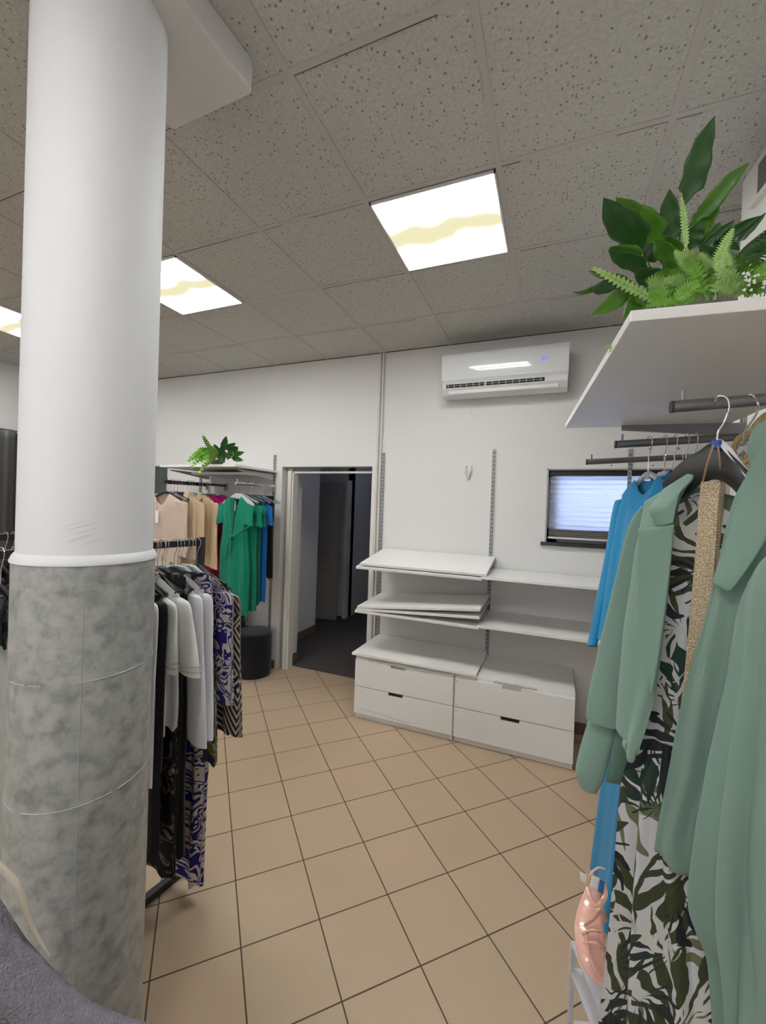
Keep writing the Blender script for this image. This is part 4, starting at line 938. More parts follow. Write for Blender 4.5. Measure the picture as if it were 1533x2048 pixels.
# white ribbon slung from the hook
rb_ = thing('ribbon_loop', 'white ribbon slung from the hanger hook over the blazer shoulder', 'ribbon', tuple(at(1437, 884, .85)))
HL(patch('ribbon', rows([[(1433, 879, .85), (1444, 880, .85)], [(1446, 900, .842), (1462, 895, .842)], [(1466, 921, .825), (1482, 922, .825)], [(1490, 951, .80), (1503, 948, .80)], [(1504, 975, .78), (1512, 968, .78)]]), M['ribbon'], rb_, 6, 30, thick=.0015))

bz = thing('blazer', 'sage green blazer hanging open over the palm print dress, nearest on the right', 'blazer', tuple(at(1437, 950, .87)))
# back inside of the jacket
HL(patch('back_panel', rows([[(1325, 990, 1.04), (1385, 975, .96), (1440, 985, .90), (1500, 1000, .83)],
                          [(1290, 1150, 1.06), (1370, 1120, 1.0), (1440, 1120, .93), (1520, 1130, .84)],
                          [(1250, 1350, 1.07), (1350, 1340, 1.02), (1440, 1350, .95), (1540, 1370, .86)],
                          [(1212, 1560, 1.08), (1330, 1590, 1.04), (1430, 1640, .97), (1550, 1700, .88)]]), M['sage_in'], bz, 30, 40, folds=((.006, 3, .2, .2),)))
HL(patch('front_panel', rows([[(1291, 1004, 1.02), (1325, 984, .985), (1358, 963, .95), (1394, 941, .92)],
                          [(1283, 1050, 1.01), (1305, 1045, .975), (1332, 1035, .945), (1352, 1020, .93)],
                          [(1267, 1150, 1.01), (1290, 1140, .965), (1318, 1130, .94), (1343, 1125, .925)],
                          [(1252, 1260, 1.01), (1278, 1250, .955), (1305, 1245, .935), (1330, 1245, .92)],
                          [(1243, 1380, 1.01), (1262, 1385, .955), (1288, 1390, .93), (1310, 1385, .915)],
                          [(1240, 1448, 1.01), (1250, 1470, .955), (1262, 1500, .93), (1282, 1478, .915)],
                          [(1241, 1452, 1.01), (1254, 1490, .95), (1265, 1522, .93), (1272, 1505, .92)]]), M['sage'], bz, 30, 60, folds=((.007, 1.6, .1, .1),)))
# folded-over lapel with a notch, chest welt
HL(patch('lapel', rows([[(1330, 980, .972), (1362, 959, .942), (1395, 938, .912)], [(1309, 1008, .958), (1345, 985, .936), (1384, 962, .910)],
                     [(1299, 1022, .945), (1330, 1015, .925), (1362, 985, .915)], [(1307, 1038, .94), (1330, 1032, .922), (1353, 1015, .912)], [(1316, 1052, .938), (1332, 1050, .92), (1347, 1046, .91)]]), M['sage'], bz, 20, 24, thick=.005))
HL(patch('lapel', rows([[(1278, 1056, .965), (1312, 1054, .935), (1349, 1049, .905)], [(1277, 1150, .96), (1310, 1145, .928), (1341, 1130, .905)],
                     [(1279, 1250, .955), (1303, 1250, .925), (1328, 1248, .90)], [(1288, 1350, .95), (1300, 1345, .925), (1312, 1340, .905)], [(1293, 1390, .945), (1298, 1390, .93), (1305, 1388, .91)]]), M['sage'], bz, 20, 40, thick=.005))
def tube_cloth(name, path, prof, m, parent, n=30, k=48, folds=(.006, 4, 0), flat=.5):
    """sleeve: path of points, widths; flattened ring facing the eye"""
    S = spline(path, k); vs = []; uv = []; L_ = 0
    for j, p in enumerate(S):
        t = (S[min(j+1, k)]-S[max(j-1, 0)]).normalized(); x = j/k*(len(prof)-1); i0 = min(int(x), len(prof)-2); w_ = prof[i0]*(1-x+i0)+prof[i0+1]*(x-i0)
        e = (EYE-p); e = (e-t*e.dot(t)).normalized(); a = t.cross(e).normalized()
        if j: L_ += (S[j]-S[j-1]).length
        for i in range(n):
            q = 2*pi*i/n; rr = 1+folds[0]*sin(folds[1]*q+folds[2]+j*.05)/max(w_, .01)
            vs.append(p+a*cos(q)*w_*rr+e*sin(q)*w_*flat*rr); uv.append((w_*q, -L_))
    fs = [(j*n+i, j*n+(i+1) % n, (j+1)*n+(i+1) % n, (j+1)*n+i) for j in range(k) for i in range(n)]
    fs.append(tuple(range(n))[::-1])
    return link_mesh(name, vs, fs, m, parent, smooth=True, uvs=uv)
HL(tube_cloth('sleeve', [at(1292, 1015, 1.05), at(1280, 1060, 1.05), at(1258, 1180, 1.06), at(1236, 1300, 1.065), at(1214, 1400, 1.07), at(1210, 1447, 1.07)], [.008, .024, .032, .040, .040, .042], M['sage'], bz, folds=(.003, 3, .4)))
HL(tube_cloth('sleeve_end', [at(1222, 1400, 1.10), at(1207, 1450, 1.10), at(1190, 1510, 1.095), at(1181, 1550, 1.09), at(1178, 1580, 1.09)], [.032, .034, .035, .034, .020], M['sage'], bz, folds=(.0015, 3, .4), flat=.6))
# right front panel, near side
HL(patch('front_panel', rows([[(1489, 962, .80), (1512, 935, .775), (1545, 905, .74)],
                          [(1466, 1010, .81), (1500, 990, .78), (1550, 980, .74)],
                          [(1440, 1110, .82), (1480, 1110, .79), (1560, 1110, .745)],
                          [(1412, 1230, .835), (1455, 1235, .805), (1560, 1240, .755)],
                          [(1370, 1380, .855), (1430, 1390, .82), (1550, 1400, .77)],
                          [(1340, 1530, .88), (1405, 1550, .84), (1530, 1560, .78)],
                          [(1316, 1650, .90), (1370, 1690, .86), (1500, 1720, .79)],
                          [(1309, 1705, .905), (1385, 1762, .86), (1510, 1850, .79)]]), M['sage'], bz, 40, 60, folds=((.010, 2.2, .6, .2),)))
HL(patch('lapel', rows([[(1496, 950, .785), (1515, 905, .765), (1550, 860, .74)], [(1482, 985, .79), (1515, 960, .765), (1555, 930, .73)], [(1462, 1060, .795), (1500, 1050, .765), (1550, 1040, .73)],
                     [(1433, 1150, .805), (1452, 1162, .785), (1472, 1172, .77)], [(1428, 1168, .81), (1440, 1172, .80), (1450, 1174, .79)]]), M['sage'], bz, 20, 30, thick=.005))
HL(patch('collar', rows([[(1503, 880, .80), (1520, 850, .78), (1560, 838, .75)], [(1500, 905, .79), (1522, 880, .77), (1560, 862, .74)], [(1506, 935, .785), (1525, 915, .765), (1560, 890, .74)]]), M['sage'], bz, 20, 14, thick=.008))
# near sleeve: wide and close
HL(patch('sleeve', rows([[(1500, 1165, .76), (1540, 1110, .71), (1640, 1080, .66)],
                     [(1478, 1235, .765), (1530, 1190, .70), (1660, 1190, .63)],
                     [(1455, 1380, .775), (1520, 1350, .70), (1680, 1330, .62)],
                     [(1425, 1530, .79), (1505, 1520, .705), (1690, 1500, .62)],
                     [(1402, 1680, .80), (1490, 1690, .71), (1690, 1690, .62)],
                     [(1390, 1800, .805), (1490, 1850, .715), (1690, 1850, .62)],
                     [(1405, 1855, .80), (1500, 1960, .715), (1690, 1960, .62)],
                     [(1432, 1930, .80), (1505, 2060, .715), (1690, 2060, .62)],
                     [(1445, 2120, .80), (1510, 2200, .715), (1690, 2200, .62)]]), M['sage'], bz, 56, 70, folds=((.014, 3.2, .05, .02), (.006, 5.1, .3, .15)), lean=.4))
HL(patch('sleeve', rows([[(1497, 1200, .745), (1525, 1160, .715), (1600, 1130, .67)], [(1494, 1260, .74), (1530, 1230, .70), (1610, 1220, .65)], [(1500, 1400, .735), (1530, 1400, .69), (1620, 1400, .64)],
                     [(1505, 1600, .73), (1540, 1600, .69), (1620, 1600, .64)], [(1490, 1800, .73), (1540, 1800, .69), (1620, 1800, .64)], [(1480, 2100, .73), (1530, 2100, .69), (1620, 2100, .64)]]), M['sage'], bz, 30, 60, folds=((.005, 1.5, .1, .0),)))

# palm print dress underneath
dr = thing('palm_print_dress', 'long dress printed with dark palm leaves, hanging under the sage blazer', 'dress', tuple(at(1420, 1000, .9)))
HL(patch('dress_body', rows([[(1362, 1005, .985), (1400, 985, .94), (1445, 990, .90), (1500, 1000, .85)],
                          [(1345, 1080, .985), (1385, 1075, .94), (1425, 1075, .90), (1500, 1080, .85)],
                          [(1325, 1200, .99), (1370, 1200, .945), (1415, 1200, .905), (1480, 1200, .86)],
                          [(1305, 1350, .995), (1345, 1350, .95), (1390, 1350, .91), (1460, 1350, .865)],
                          [(1275, 1480, 1.0), (1325, 1490, .955), (1372, 1500, .915), (1450, 1500, .87)],
                          [(1248, 1560, 1.01), (1300, 1580, .95), (1360, 1600, .91), (1450, 1600, .87)],
                          [(1237, 1700, 1.02), (1290, 1710, .95), (1350, 1720, .90), (1450, 1740, .86)],
                          [(1225, 1860, 1.03), (1285, 1870, .94), (1370, 1890, .88), (1460, 1900, .84)],
                          [(1205, 2050, 1.04), (1280, 2060, .93), (1380, 2080, .86), (1470, 2080, .83)],
                          [(1190, 2260, 1.05), (1280, 2280, .93), (1390, 2300, .86), (1480, 2300, .83)]]), M['palm'], dr, 70, 120, folds=((.010, 3.3, .1, .25), (.006, 6.1, .4, .35)), lean=.3, thick=.003))
HL(MB().tube([at(1335, 1490, .94), at(1332, 1560, .925), at(1330, 1600, .92)], [.008, .012, .004], n=8).build('waist_knot', M['palm'], dr, smooth=True))
# beige woven belt hung in a loop on the front
bt = thing('woven_belt', 'wide golden woven belt folded in half, hanging on twine over the dress', 'belt', tuple(at(1420, 965, .88)))
HL(patch('belt_strap', rows([[(1403, 964, .885), (1424, 963, .875), (1443, 962, .865)], [(1398, 1010, .885), (1420, 1010, .875), (1438, 1008, .865)], [(1392, 1100, .89), (1413, 1100, .88), (1432, 1100, .87)],
                          [(1378, 1260, .90), (1400, 1260, .89), (1420, 1260, .88)], [(1366, 1380, .905), (1386, 1385, .895), (1404, 1390, .885)], [(1357, 1450, .91), (1375, 1450, .90), (1392, 1450, .89)]]), M['woven'], bt, 14, 60, thick=.0035))
HL(patch('belt_strap', rows([[(1438, 966, .872), (1449, 966, .89)], [(1436, 1060, .876), (1446, 1058, .895)], [(1428, 1180, .884), (1437, 1178, .905)], [(1415, 1300, .90), (1422, 1300, .915)], [(1400, 1440, .91), (1406, 1440, .92)]]), M['woven'], bt, 6, 50, thick=.0035))
for a, c_ in (((1428, 890), (1406, 966)), ((1437, 892), (1444, 965))):
    HL(MB().tube(spline([at(a[0], a[1], .835), at((a[0]+c_[0])/2, (a[1]+c_[1])/2-6, .835), at(c_[0], c_[1], .862)], 12), .0016, n=7).build('twine', M['twine'], bt, smooth=True))
# bag with rope handles behind the hook
bg = thing('rope_handle_bag', 'bag with golden tan rope handles behind the blazer hanger', 'bag', tuple(at(1510, 900, .93)))
def rope(name, pts, r, d=None):
    S = spline([at(*p) for p in pts], 60); b = MB(); b.tube(S, r, n=12)
    HL(b.build(name, M['rope'], bg, smooth=True))
rope('handle', [(1467, 912, .95), (1472, 888, .94), (1485, 872, .93), (1502, 868, .92), (1512, 875, .92), (1512, 895, .92), (1500, 915, .93), (1484, 928, .94), (1478, 935, .95)], .0065)
rope('handle', [(1498, 880, .95), (1506, 862, .95), (1520, 842, .95), (1540, 828, .95), (1580, 822, .95)], .0075)
HL(MB().tube(spline([at(1510, 890, .955), at(1535, 878, .955), at(1580, 868, .955)], 10), [.011]*11, n=12).build('bag_top', mat('brown_beige_cloth', (.42, .30, .22), .8, mottle=(60, .5)), bg, smooth=True))
HL(patch('bag_body', rows([[(1500, 905, .97), (1540, 880, .97), (1600, 870, .97)], [(1500, 1000, .97), (1540, 1000, .97), (1600, 1000, .97)], [(1505, 1120, .97), (1540, 1120, .97), (1600, 1120, .97)]]), M['rope'], bg, 10, 10, thick=.03))
# second chrome hook on the arm holds the bag
h2 = thing('bag_hanger', 'chrome hook hanger behind the blazer carrying the rope handle bag', 'hanger', tuple(at(1517, 790, .82)))
HL(MB().tube(spline([at(1494, 793, .86), at(1503, 789, .85), at(1512, 795, .84), at(1517, 808, .83), at(1516, 822, .84), at(1506, 840, .87), at(1492, 860, .90), at(1488, 880, .92), at(1489, 896, .93)], 40), .0021, n=10).build('hook', M['chrome'], h2, smooth=True))
HL(MB().tube(spline([at(1478, 905, .94), at(1490, 896, .93), at(1505, 908, .92)], 10), .007, n=8).build('neck', M['greyplastic'], h2, smooth=True))

# ---- plants on the big shelf ----------------------------------------------
def leaf_mesh(base, tip, wid, m, parent, bend=.0, side=None, name='leaf', cup=.25, wave=.0):
    base, tip = Vector(base), Vector(tip); ax = tip-base; ln = ax.length; t = ax.normalized()
    e = (EYE-base).normalized(); s = t.cross(e).normalized() if side is None else Vector(side); up = s.cross(t).normalized()
    vs = []; K = 18
    ph = random.uniform(0, 6)
    for j in range(K+1):
        q = j/K; wv = wid*(sin(pi*min(1, q**.75*1.0)))**.8 if q < 1 else 0
        wv = wid*(q/.42)**.75*1.0 if q < .18 else wid*max(0, (1-((q-.42)/.58)**2 if q > .42 else 1-.35*((.42-q)/.42)**2))**.9
        wv = max(wv, .0015) if q < .98 else 0.0004
        c_ = base+ax*q+up*(-bend*ln*sin(pi*q))+s*(wave*ln*sin(2*pi*q))
        for i in range(7):
            x = i/3-1; rip = .06*sin(q*22+ph+3*x)*abs(x)
            vs.append(c_+s*(wv*x*(1+rip))+up*(wv*cup*(abs(x)**1.3)+wv*.10*sin(q*18+ph)*abs(x)))
    fs = [(j*7+i, j*7+i+1, (j+1)*7+i+1, (j+1)*7+i) for j in range(K) for i in range(6)]
    o = link_mesh(name, vs, fs, m, parent, smooth=True); so = o.modifiers.new('s', 'SOLIDIFY'); so.thickness = .0008
    return o
def frond(base, tip, arch, lw, m, parent, n=26, upv=None):
    base, tip = Vector(base), Vector(tip); ax = tip-base; t = ax.normalized(); ln = ax.length
    up = Vector((0, 0, 1)) if upv is None else Vector(upv)
    S = [base+ax*q+up*arch*ln*sin(pi*q*.9)*1.0 for q in [i/n for i in range(n+1)]]
    b = MB(); b.tube(S, [.0016*(1-.7*i/n) for i in range(n+1)], n=5)
    e = (EYE-base).normalized()
    for i in range(2, n+1):
        p = S[i]; tt = (S[i]-S[i-1]).normalized(); s = tt.cross(e); s = s.normalized() if s.length > .05 else tt.orthogonal().normalized()
        q = i/n; l_ = lw*(sin(pi*(q*.86+.12)))**.7*(1.0 if i < n else .4)
        for sd in (-1, 1):
            d = (s*sd+tt*.35+e*random.uniform(-.25, .25)).normalized(); w2 = ln/n*.55
            a = len(b.v); lift = e*random.uniform(.0, .15)*l_
            b.v += [p-tt*w2*.8, p+d*l_*.35-tt*w2+lift, p+d*l_+lift*1.5, p+d*l_*.45+tt*w2*.9+lift, p+tt*w2*.7]
            b.f.append((a, a+1, a+2, a+3, a+4)); b.mi.append(0)
    o = link_mesh('frond', b.v, b.f, m, parent, smooth=False); return o
ZTOP = ZS+.022
def drop_to(v, z): return v
P1 = at(1345, 600, 1.22); P1.z = ZTOP
pl = thing('potted_plant', 'broad-leaved green plant with long pointed leaves on the big right shelf', 'plant', tuple(P1))
def PL(o): o.matrix_parent_inverse = Matrix.Translation(o.parent.location).inverted(); return o
PL(MB().lathe([(.055, ZTOP), (.075, ZTOP+.15), (.08, ZTOP+.16), (.07, ZTOP+.16)], P1.x, P1.y, n=32).build('pot', M['pot'], pl, smooth=True))
bw = (1345, 540)
# (base px, tip px, depth base, depth tip, half width m, bend)
LV = [((1366, 415), (1430, 232), 1.16, 1.05, .030, .02), ((1380, 450), (1500, 325), 1.18, 1.08, .022, -.05), ((1375, 480), (1442, 398), 1.18, 1.15, .030, .02),
      ((1290, 505), (1208, 396), 1.15, 1.02, .036, .05), ((1325, 500), (1232, 395), 1.18, 1.12, .042, .06), ((1345, 480), (1262, 418), 1.2, 1.15, .030, .1),
      ((1345, 490), (1340, 378), 1.17, 1.12, .026, .03), ((1352, 478), (1345, 420), 1.2, 1.15, .03, .0),
      ((1290, 530), (1220, 495), 1.14, 1.08, .026, .1), ((1300, 545), (1218, 500), 1.15, 1.08, .020, .05),
      ((1275, 570), (1178, 540), 1.13, 1.05, .008, .1), ((1260, 565), (1148, 584), 1.13, 1.03, .007, .1), ((1262, 562), (1182, 578), 1.13, 1.05, .018, .1),
      ((1262, 580), (1182, 630), 1.12, 1.05, .022, -.1), ((1290, 590), (1248, 635), 1.1, 1.05, .024, .0),
      ((1330, 520), (1290, 490), 1.15, 1.1, .022, .1), ((1350, 530), (1310, 480), 1.13, 1.08, .022, .1), ((1360, 520), (1330, 470), 1.12, 1.08, .02, .1),
      ((1380, 500), (1402, 440), 1.16, 1.12, .024, .0), ((1400, 510), (1440, 445), 1.16, 1.1, .018, .0),
      ((1350, 560), (1290, 560), 1.12, 1.08, .026, .0), ((1330, 570), (1270, 540), 1.14, 1.1, .024, .1), ((1370, 560), (1330, 520), 1.1, 1.07, .024, .1),
      ((1310, 590), (1270, 600), 1.1, 1.06, .022, .0), ((1400, 560), (1380, 510), 1.1, 1.07, .02, .0), ((1370, 590), (1340, 560), 1.08, 1.05, .02, 0)]
for i, (b_, t_, d0, d1, hw_, bd) in enumerate(LV):
    PL(leaf_mesh(at(b_[0], b_[1], d0), at(t_[0], t_[1], d1), hw_, M['leaf'] if i % 3 else M['leaf2'], pl, bend=bd, wave=.02))
b = MB()
for (b_, t_, d0, d1, hw_, bd) in LV[:16]:
    e0 = at(b_[0], b_[1], d0); b.tube(spline([P1+Vector((0, 0, .14)), (P1+Vector((0, 0, .14))+e0)/2+Vector((0, 0, .01)), e0], 8), .0022, n=6)
PL(b.build('stems', M['leaf'], pl, smooth=True))
P2 = at(1475, 600, 1.10); P2.z = ZTOP
pm = thing('potted_plant', 'dark slender-leaved palm in the middle of the big right shelf', 'plant', tuple(P2))
PL(MB().lathe([(.045, ZTOP), (.06, ZTOP+.12), (.064, ZTOP+.13), (.055, ZTOP+.13)], P2.x, P2.y, n=32).build('pot', M['pot'], pm, smooth=True))
for b_, t_, d0, d1, hw_ in (((1400, 505), (1520, 432), 1.1, 1.0, .016), ((1420, 480), (1442, 445), 1.1, 1.08, .010), ((1395, 530), (1432, 470), 1.08, 1.05, .012), ((1440, 520), (1400, 490), 1.05, 1.05, .012),
                        ((1440, 470), (1480, 500), 1.05, 1.0, .010), ((1470, 490), (1533, 425), 1.05, 1.0, .009), ((1400, 500), (1470, 440), 1.08, 1.02, .012), ((1380, 560), (1420, 500), 1.05, 1.05, .014), ((1440, 560), (1400, 520), 1.02, 1.02, .014), ((1470, 530), (1430, 490), 1.0, 1.0, .012)):
    PL(leaf_mesh(at(*b_, d0), at(*t_, d1), hw_, M['leaf2'], pm, bend=.03))
sp_ = spline([at(1470, 520, 1.0), at(1495, 490, .98), at(1560, 440, .93)], 14)
for k in range(2, 14):
    p = sp_[k]
    for sd, (dx, dy) in ((0, (42, -8)), (1, (38, 22))):
        q = at(1470+k*7+dx, 515-k*5.5+dy, .96-k*.003)
        PL(leaf_mesh(p, q, .0035, M['leaf2'], pm, bend=.1, cup=.1))
PL(MB().tube(sp_, .0014, n=6).build('stem', M['leaf2'], pm, smooth=True))
P3 = at(1450, 608, 1.02); P3.z = ZTOP
fn = thing('potted_fern', 'light green fern spreading along the edge of the big right shelf', 'fern', tuple(P3))
PL(MB().lathe([(.045, ZTOP), (.06, ZTOP+.085), (.063, ZTOP+.09), (.055, ZTOP+.09)], P3.x, P3.y, n=32).build('pot', M['pot'], fn, smooth=True))
c3 = P3+Vector((0, 0, .035))
for b_, t_, d0, d1, ar, lw, mm in (((1330, 610), (1182, 533), 1.08, 1.02, .0, .016, 'fern2'), ((1400, 555), (1300, 574), 1.02, .98, .05, .014, 'fern2'), ((1375, 500), (1364, 392), 1.04, 1.02, 0, .010, 'fern2'),
                                   ((1425, 540), (1468, 455), 1.0, .98, 0, .016, 'fern2'), ((1395, 560), (1350, 500), 1.02, 1.0, .0, .016, 'fern2'), ((1430, 560), (1400, 505), 1.0, .98, 0, .018, 'fern2'),
                                   ((1460, 560), (1450, 500), .98, .96, 0, .018, 'fern2'), ((1400, 600), (1290, 615), 1.0, .98, .05, .014, 'fern'), ((1520, 560), (1600, 490), .95, .9, 0, .02, 'fern'), ((1500, 570), (1560, 520), .95, .9, .1, .02, 'fern')):
    PL(frond(at(*b_, d0), at(*t_, d1), ar, lw, M[mm], fn, n=17))
rr = random.Random(5)
for k in range(52):
    x0 = rr.uniform(1330, 1600); a = at(x0, 606-(x0-1330)*.07, rr.uniform(.98, 1.06)); a.z = max(a.z, ZTOP+.006)
    x1 = x0+rr.uniform(-70, 60); y1 = rr.uniform(520, 588) - (x0-1330)*.04
    if x1 < 1330: y1 = max(y1, 570)
    t2 = at(x1, y1, rr.uniform(.93, 1.0)); t2.z = max(t2.z, ZTOP+.012)
    PL(frond(a, t2, rr.uniform(.05, .25), rr.uniform(.014, .024), M['fern'] if rr.random() < .72 else M['fern2'], fn, n=11))
b = MB()
for k in range(34):
    p = at(rr.uniform(1480, 1560), rr.uniform(545, 597), .93)
    b.prism([(p.x+.004*cos(q*pi/3)*(1 if q % 2 else .6), p.z+.004*sin(q*pi/3)*(1 if q % 2 else .6)) for q in range(6)], p.y-.0008, p.y+.0008, 'y')
PL(b.build('blossoms', M['blossom'], fn))
# sprig hanging past the shelf's edge further along
sg = thing('trailing_sprig', 'small light green sprig hanging over the left edge of the big shelf', 'plant', tuple(rw(.03, .20, ZTOP)))
for k in range(3):
    PL(frond(rw(.03, .20, ZTOP+.003), at(1206+k*6, 699+k*4, .97), .10, .005, M['fern2'], sg, n=9))

# ---- small plant on the far shelf ------------------------------------------
zf = H+.346
Pf = Vector((-2.93, 3.02, zf)); sp1 = thing('potted_plant', 'small plant with pointed leaves and a trailing fern on the far shelf', 'plant', tuple(Pf))
PL(MB().lathe([(.05, zf), (.062, zf+.05), (.062, zf+.055), (.05, zf+.055)], Pf.x, Pf.y, n=24).build('pot', M['pot'], sp1, smooth=True))
dF = 3.78
def atf(x, y, dd=0): return at(x, y, dF+dd)
for b_, t_, hw_ in (((445, 905), (453, 872), .030), ((448, 900), (472, 886), .024), ((455, 905), (474, 893), .026), ((460, 912), (489, 904), .024), ((462, 915), (487, 921), .024), ((440, 910), (428, 888), .024), ((452, 915), (440, 895), .026),
                    ((460, 900), (468, 912), .02), ((445, 918), (432, 900), .022), ((436, 915), (420, 898), .014), ((455, 920), (462, 900), .022), ((440, 925), (450, 905), .03), ((450, 925), (435, 912), .03), ((470, 905), (476, 893), .014)):
    q0, q1 = atf(*b_), atf(*t_, -.08); q0.z = max(q0.z, zf+.02); PL(leaf_mesh(q0, q1, hw_, M['leaf2'], sp1, bend=.03, cup=.2))
for b_, t_, ar in (((425, 905), (405, 870), .0), ((430, 915), (398, 900), .1), ((430, 918), (385, 915), .15), ((425, 922), (372, 932), .2), ((420, 920), (380, 945), .2), ((430, 915), (392, 905), .15), ((435, 915), (410, 905), .1),
                   ((432, 922), (395, 955), .15), ((425, 915), (375, 925), .2), ((440, 920), (405, 920), .15), ((435, 920), (400, 930), .15), ((430, 910), (400, 912), .1), ((440, 915), (415, 895), .1), ((425, 915), (390, 920), .1)):
    q0 = atf(*b_); q0.z = max(q0.z, zf+.02); PL(frond(q0, atf(*t_, -.30), ar, .028, M['fern'] , sp1, n=9))

# ---- shoe, stand -----------------------------------------------------------
sd_ = thing('shoe_rack', 'pale slotted shoe rack at the bottom right under the clothes', 'shoe rack', tuple(Vector((at(1200, 2000, 1.12).x, at(1200, 2000, 1.12).y, 0))))
B0 = at(1200, 1990, 1.12); tz = B0.z
bx, by = B0.x, B0.y
Rr = Matrix.Translation((bx, by, 0)) @ Matrix.Rotation(.35, 4, 'Z')
b = MB().box(-.02, .16, -.10, .14, tz-.008, tz, 0, Rr); o = b.build('shelf', M['acrylic'], sd_); PL(o)
for (x, y) in ((-.015, -.095), (.155, -.095), (-.015, .135), (.155, .135)):
    PL(MB().box(x-.006, x+.006, y-.006, y+.006, 0, tz-.008, 0, Rr).build('leg', M['acrylic'], sd_))
for z in (.12, .28, .42):
    if z < tz-.05: PL(MB().box(-.02, .16, -.10, .14, z, z+.006, 0, Rr).build('shelf', M['acrylic'], sd_))
PL(MB().box(-.018, .16, -.1, -.094, tz-.11, tz-.02, 0, Rr).build('front_rail', M['greyplastic'], sd_))
sh = thing('sandal', 'shiny pink strappy sandal standing on the shoe rack with a white tag', 'sandal', tuple(at(1195, 1850, 1.13)))
PL(tube_cloth('sole', [at(1200, 1757, 1.21), at(1186, 1800, 1.20), at(1176, 1860, 1.16), at(1183, 1920, 1.12), at(1208, 1968, 1.09)], [.010, .026, .034, .030, .014], M['pinkjelly'], sh, folds=(0, 1, 0), flat=.16))
def strap(pts, r): PL(MB().tube(spline([at(*p) for p in pts], 24), r, n=10, flat=.45).build('strap', M['pinkjelly'], sh, smooth=True))
strap([(1176, 1775, 1.18), (1183, 1800, 1.15), (1196, 1812, 1.14), (1212, 1790, 1.16), (1206, 1760, 1.18)], .006)
strap([(1172, 1850, 1.15), (1188, 1838, 1.12), (1202, 1820, 1.12), (1214, 1842, 1.14)], .007)
strap([(1168, 1868, 1.14), (1186, 1860, 1.11), (1205, 1865, 1.11), (1218, 1880, 1.12)], .008)
strap([(1170, 1885, 1.13), (1190, 1885, 1.10), (1208, 1895, 1.10), (1218, 1900, 1.11)], .007)
strap([(1174, 1865, 1.13), (1178, 1905, 1.11), (1192, 1940, 1.09), (1208, 1960, 1.08)], .0055)
strap([(1195, 1815, 1.13), (1203, 1850, 1.11), (1206, 1900, 1.10), (1213, 1950, 1.08)], .0065)
strap([(1208, 1955, 1.08), (1212, 1985, 1.07), (1214, 2010, 1.065)], .010)
strap([(1176, 1762, 1.19), (1184, 1745, 1.19), (1198, 1735, 1.2), (1210, 1738, 1.2)], .003)
tg = thing('price_label', 'white and blue price label tied to the pink sandal', 'price label', tuple(at(1185, 1760, 1.17)))
PL(patch('card', [[at(1184, 1752, 1.165), at(1200, 1756, 1.16)], [at(1181, 1775, 1.165), at(1197, 1782, 1.16)]], M['card'], tg, 4, 4, thick=.0006))
PL(patch('card', [[at(1160, 1744, 1.17), at(1177, 1749, 1.168)], [at(1161, 1762, 1.17), at(1174, 1770, 1.168)]], M['card'], tg, 4, 4, thick=.0006))
PL(patch('card', [[at(1200, 1757, 1.16), at(1210, 1762, 1.157)], [at(1196, 1782, 1.16), at(1207, 1787, 1.157)]], M['bluecard'], tg, 4, 4, thick=.0006))

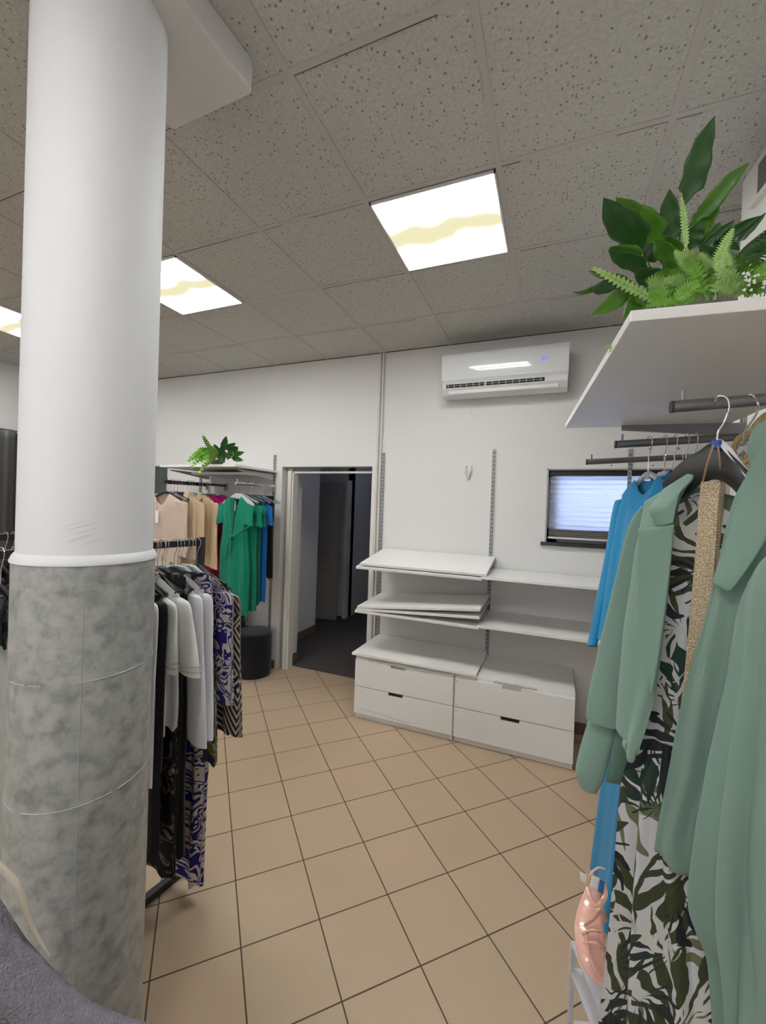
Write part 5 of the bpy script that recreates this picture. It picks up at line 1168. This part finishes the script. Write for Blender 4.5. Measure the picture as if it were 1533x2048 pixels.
# ---- high dark window on the right wall ------------------------------------
def onw(px, py):                            # hit the right wall's face
    v = RT*((px-766.5)/FPX) - UP*((py-1024)/FPX) + fw; t = (WN+OR.dot(EN))/v.dot(EN); return EYE+v*t
q = onw(1517, 400); dd = (q-OR).dot(ED); zz = q.z
w2 = struct(thing('window_2', '', '')); del w2['label']; del w2['category']
def wbox(n0, n1, d0, d1, z0, z1):
    b = MB(); P = [rw(n0, d0), rw(n0, d1), rw(n1, d1), rw(n1, d0)]; return b.prism([(k.x, k.y) for k in P], z0, z1)
wbox(WN-.004, WN+.01, dd-.9, dd, zz, ZC-.03).build('pane', mat('dark_pane', (.13, .115, .11), .35), w2)
wbox(WN-.02, WN, dd-.9, dd+.02, zz-.018, zz).build('window_sill', M['frame'], w2)

# ---- upholstered armchair whose swooping arm shows in the lower left corner ----
fh = Vector((fw.x, fw.y, 0)).normalized(); rh = Vector((fh.y, -fh.x, 0))
c0 = at(20, 1940, .62); AO = Vector((c0.x, c0.y, 0)); arz = atan2(rh.y, rh.x)
ch = thing('armchair', 'lilac grey woolly armchair with cream piping, its arm in the lower left corner', 'armchair', tuple(AO), arz)
def lc(px, py, d=.62): p = at(px, py, d)-AO; return (p.dot(rh), p.z)
pts = [lc(*q) for q in ((-330, 1700), (-200, 1705), (-100, 1755), (-40, 1822), (0, 1884), (22, 1918), (60, 1962), (100, 2003), (150, 2045), (230, 2082), (300, 2098), (322, 2125))]
x0_, x1_ = pts[0][0], pts[-1][0]
poly = pts+[(x1_, .22), (x0_, .22)]
MB().prism(poly, -.035, .035, 'y').build('arm', M['lilac_wool'], ch, smooth=True, bevel=.014)
MB().prism(poly, -.555, -.485, 'y').build('arm', M['lilac_wool'], ch, smooth=True, bevel=.014)
MB().box(x0_, x0_+.10, -.50, .0, .22, pts[0][1]-.01).build('backrest', M['lilac_wool'], ch, bevel=.03)
MB().box(x0_+.10, x1_-.01, -.485, -.035, .24, .43).build('seat', M['lilac_wool'], ch, bevel=.03)
for x in (x0_+.05, x1_-.05):
    for y in (-.5, -.02): MB().tube([(x, y, .0), (x, y, .23)], [.012, .018], n=12).build('leg', M['black_metal'], ch, smooth=True)
pp = [lc(*q) for q in ((-120, 1715), (-60, 1760), (-18, 1800), (2, 1835), (12, 1868), (24, 1900), (42, 1935), (60, 1963))]
MB().tube(spline([(x, .036, z) for x, z in pp], 50), [.0055]*26+[.0055-.00018*k for k in range(25)], n=10).build('piping', M['cream_edge'], ch, smooth=True)
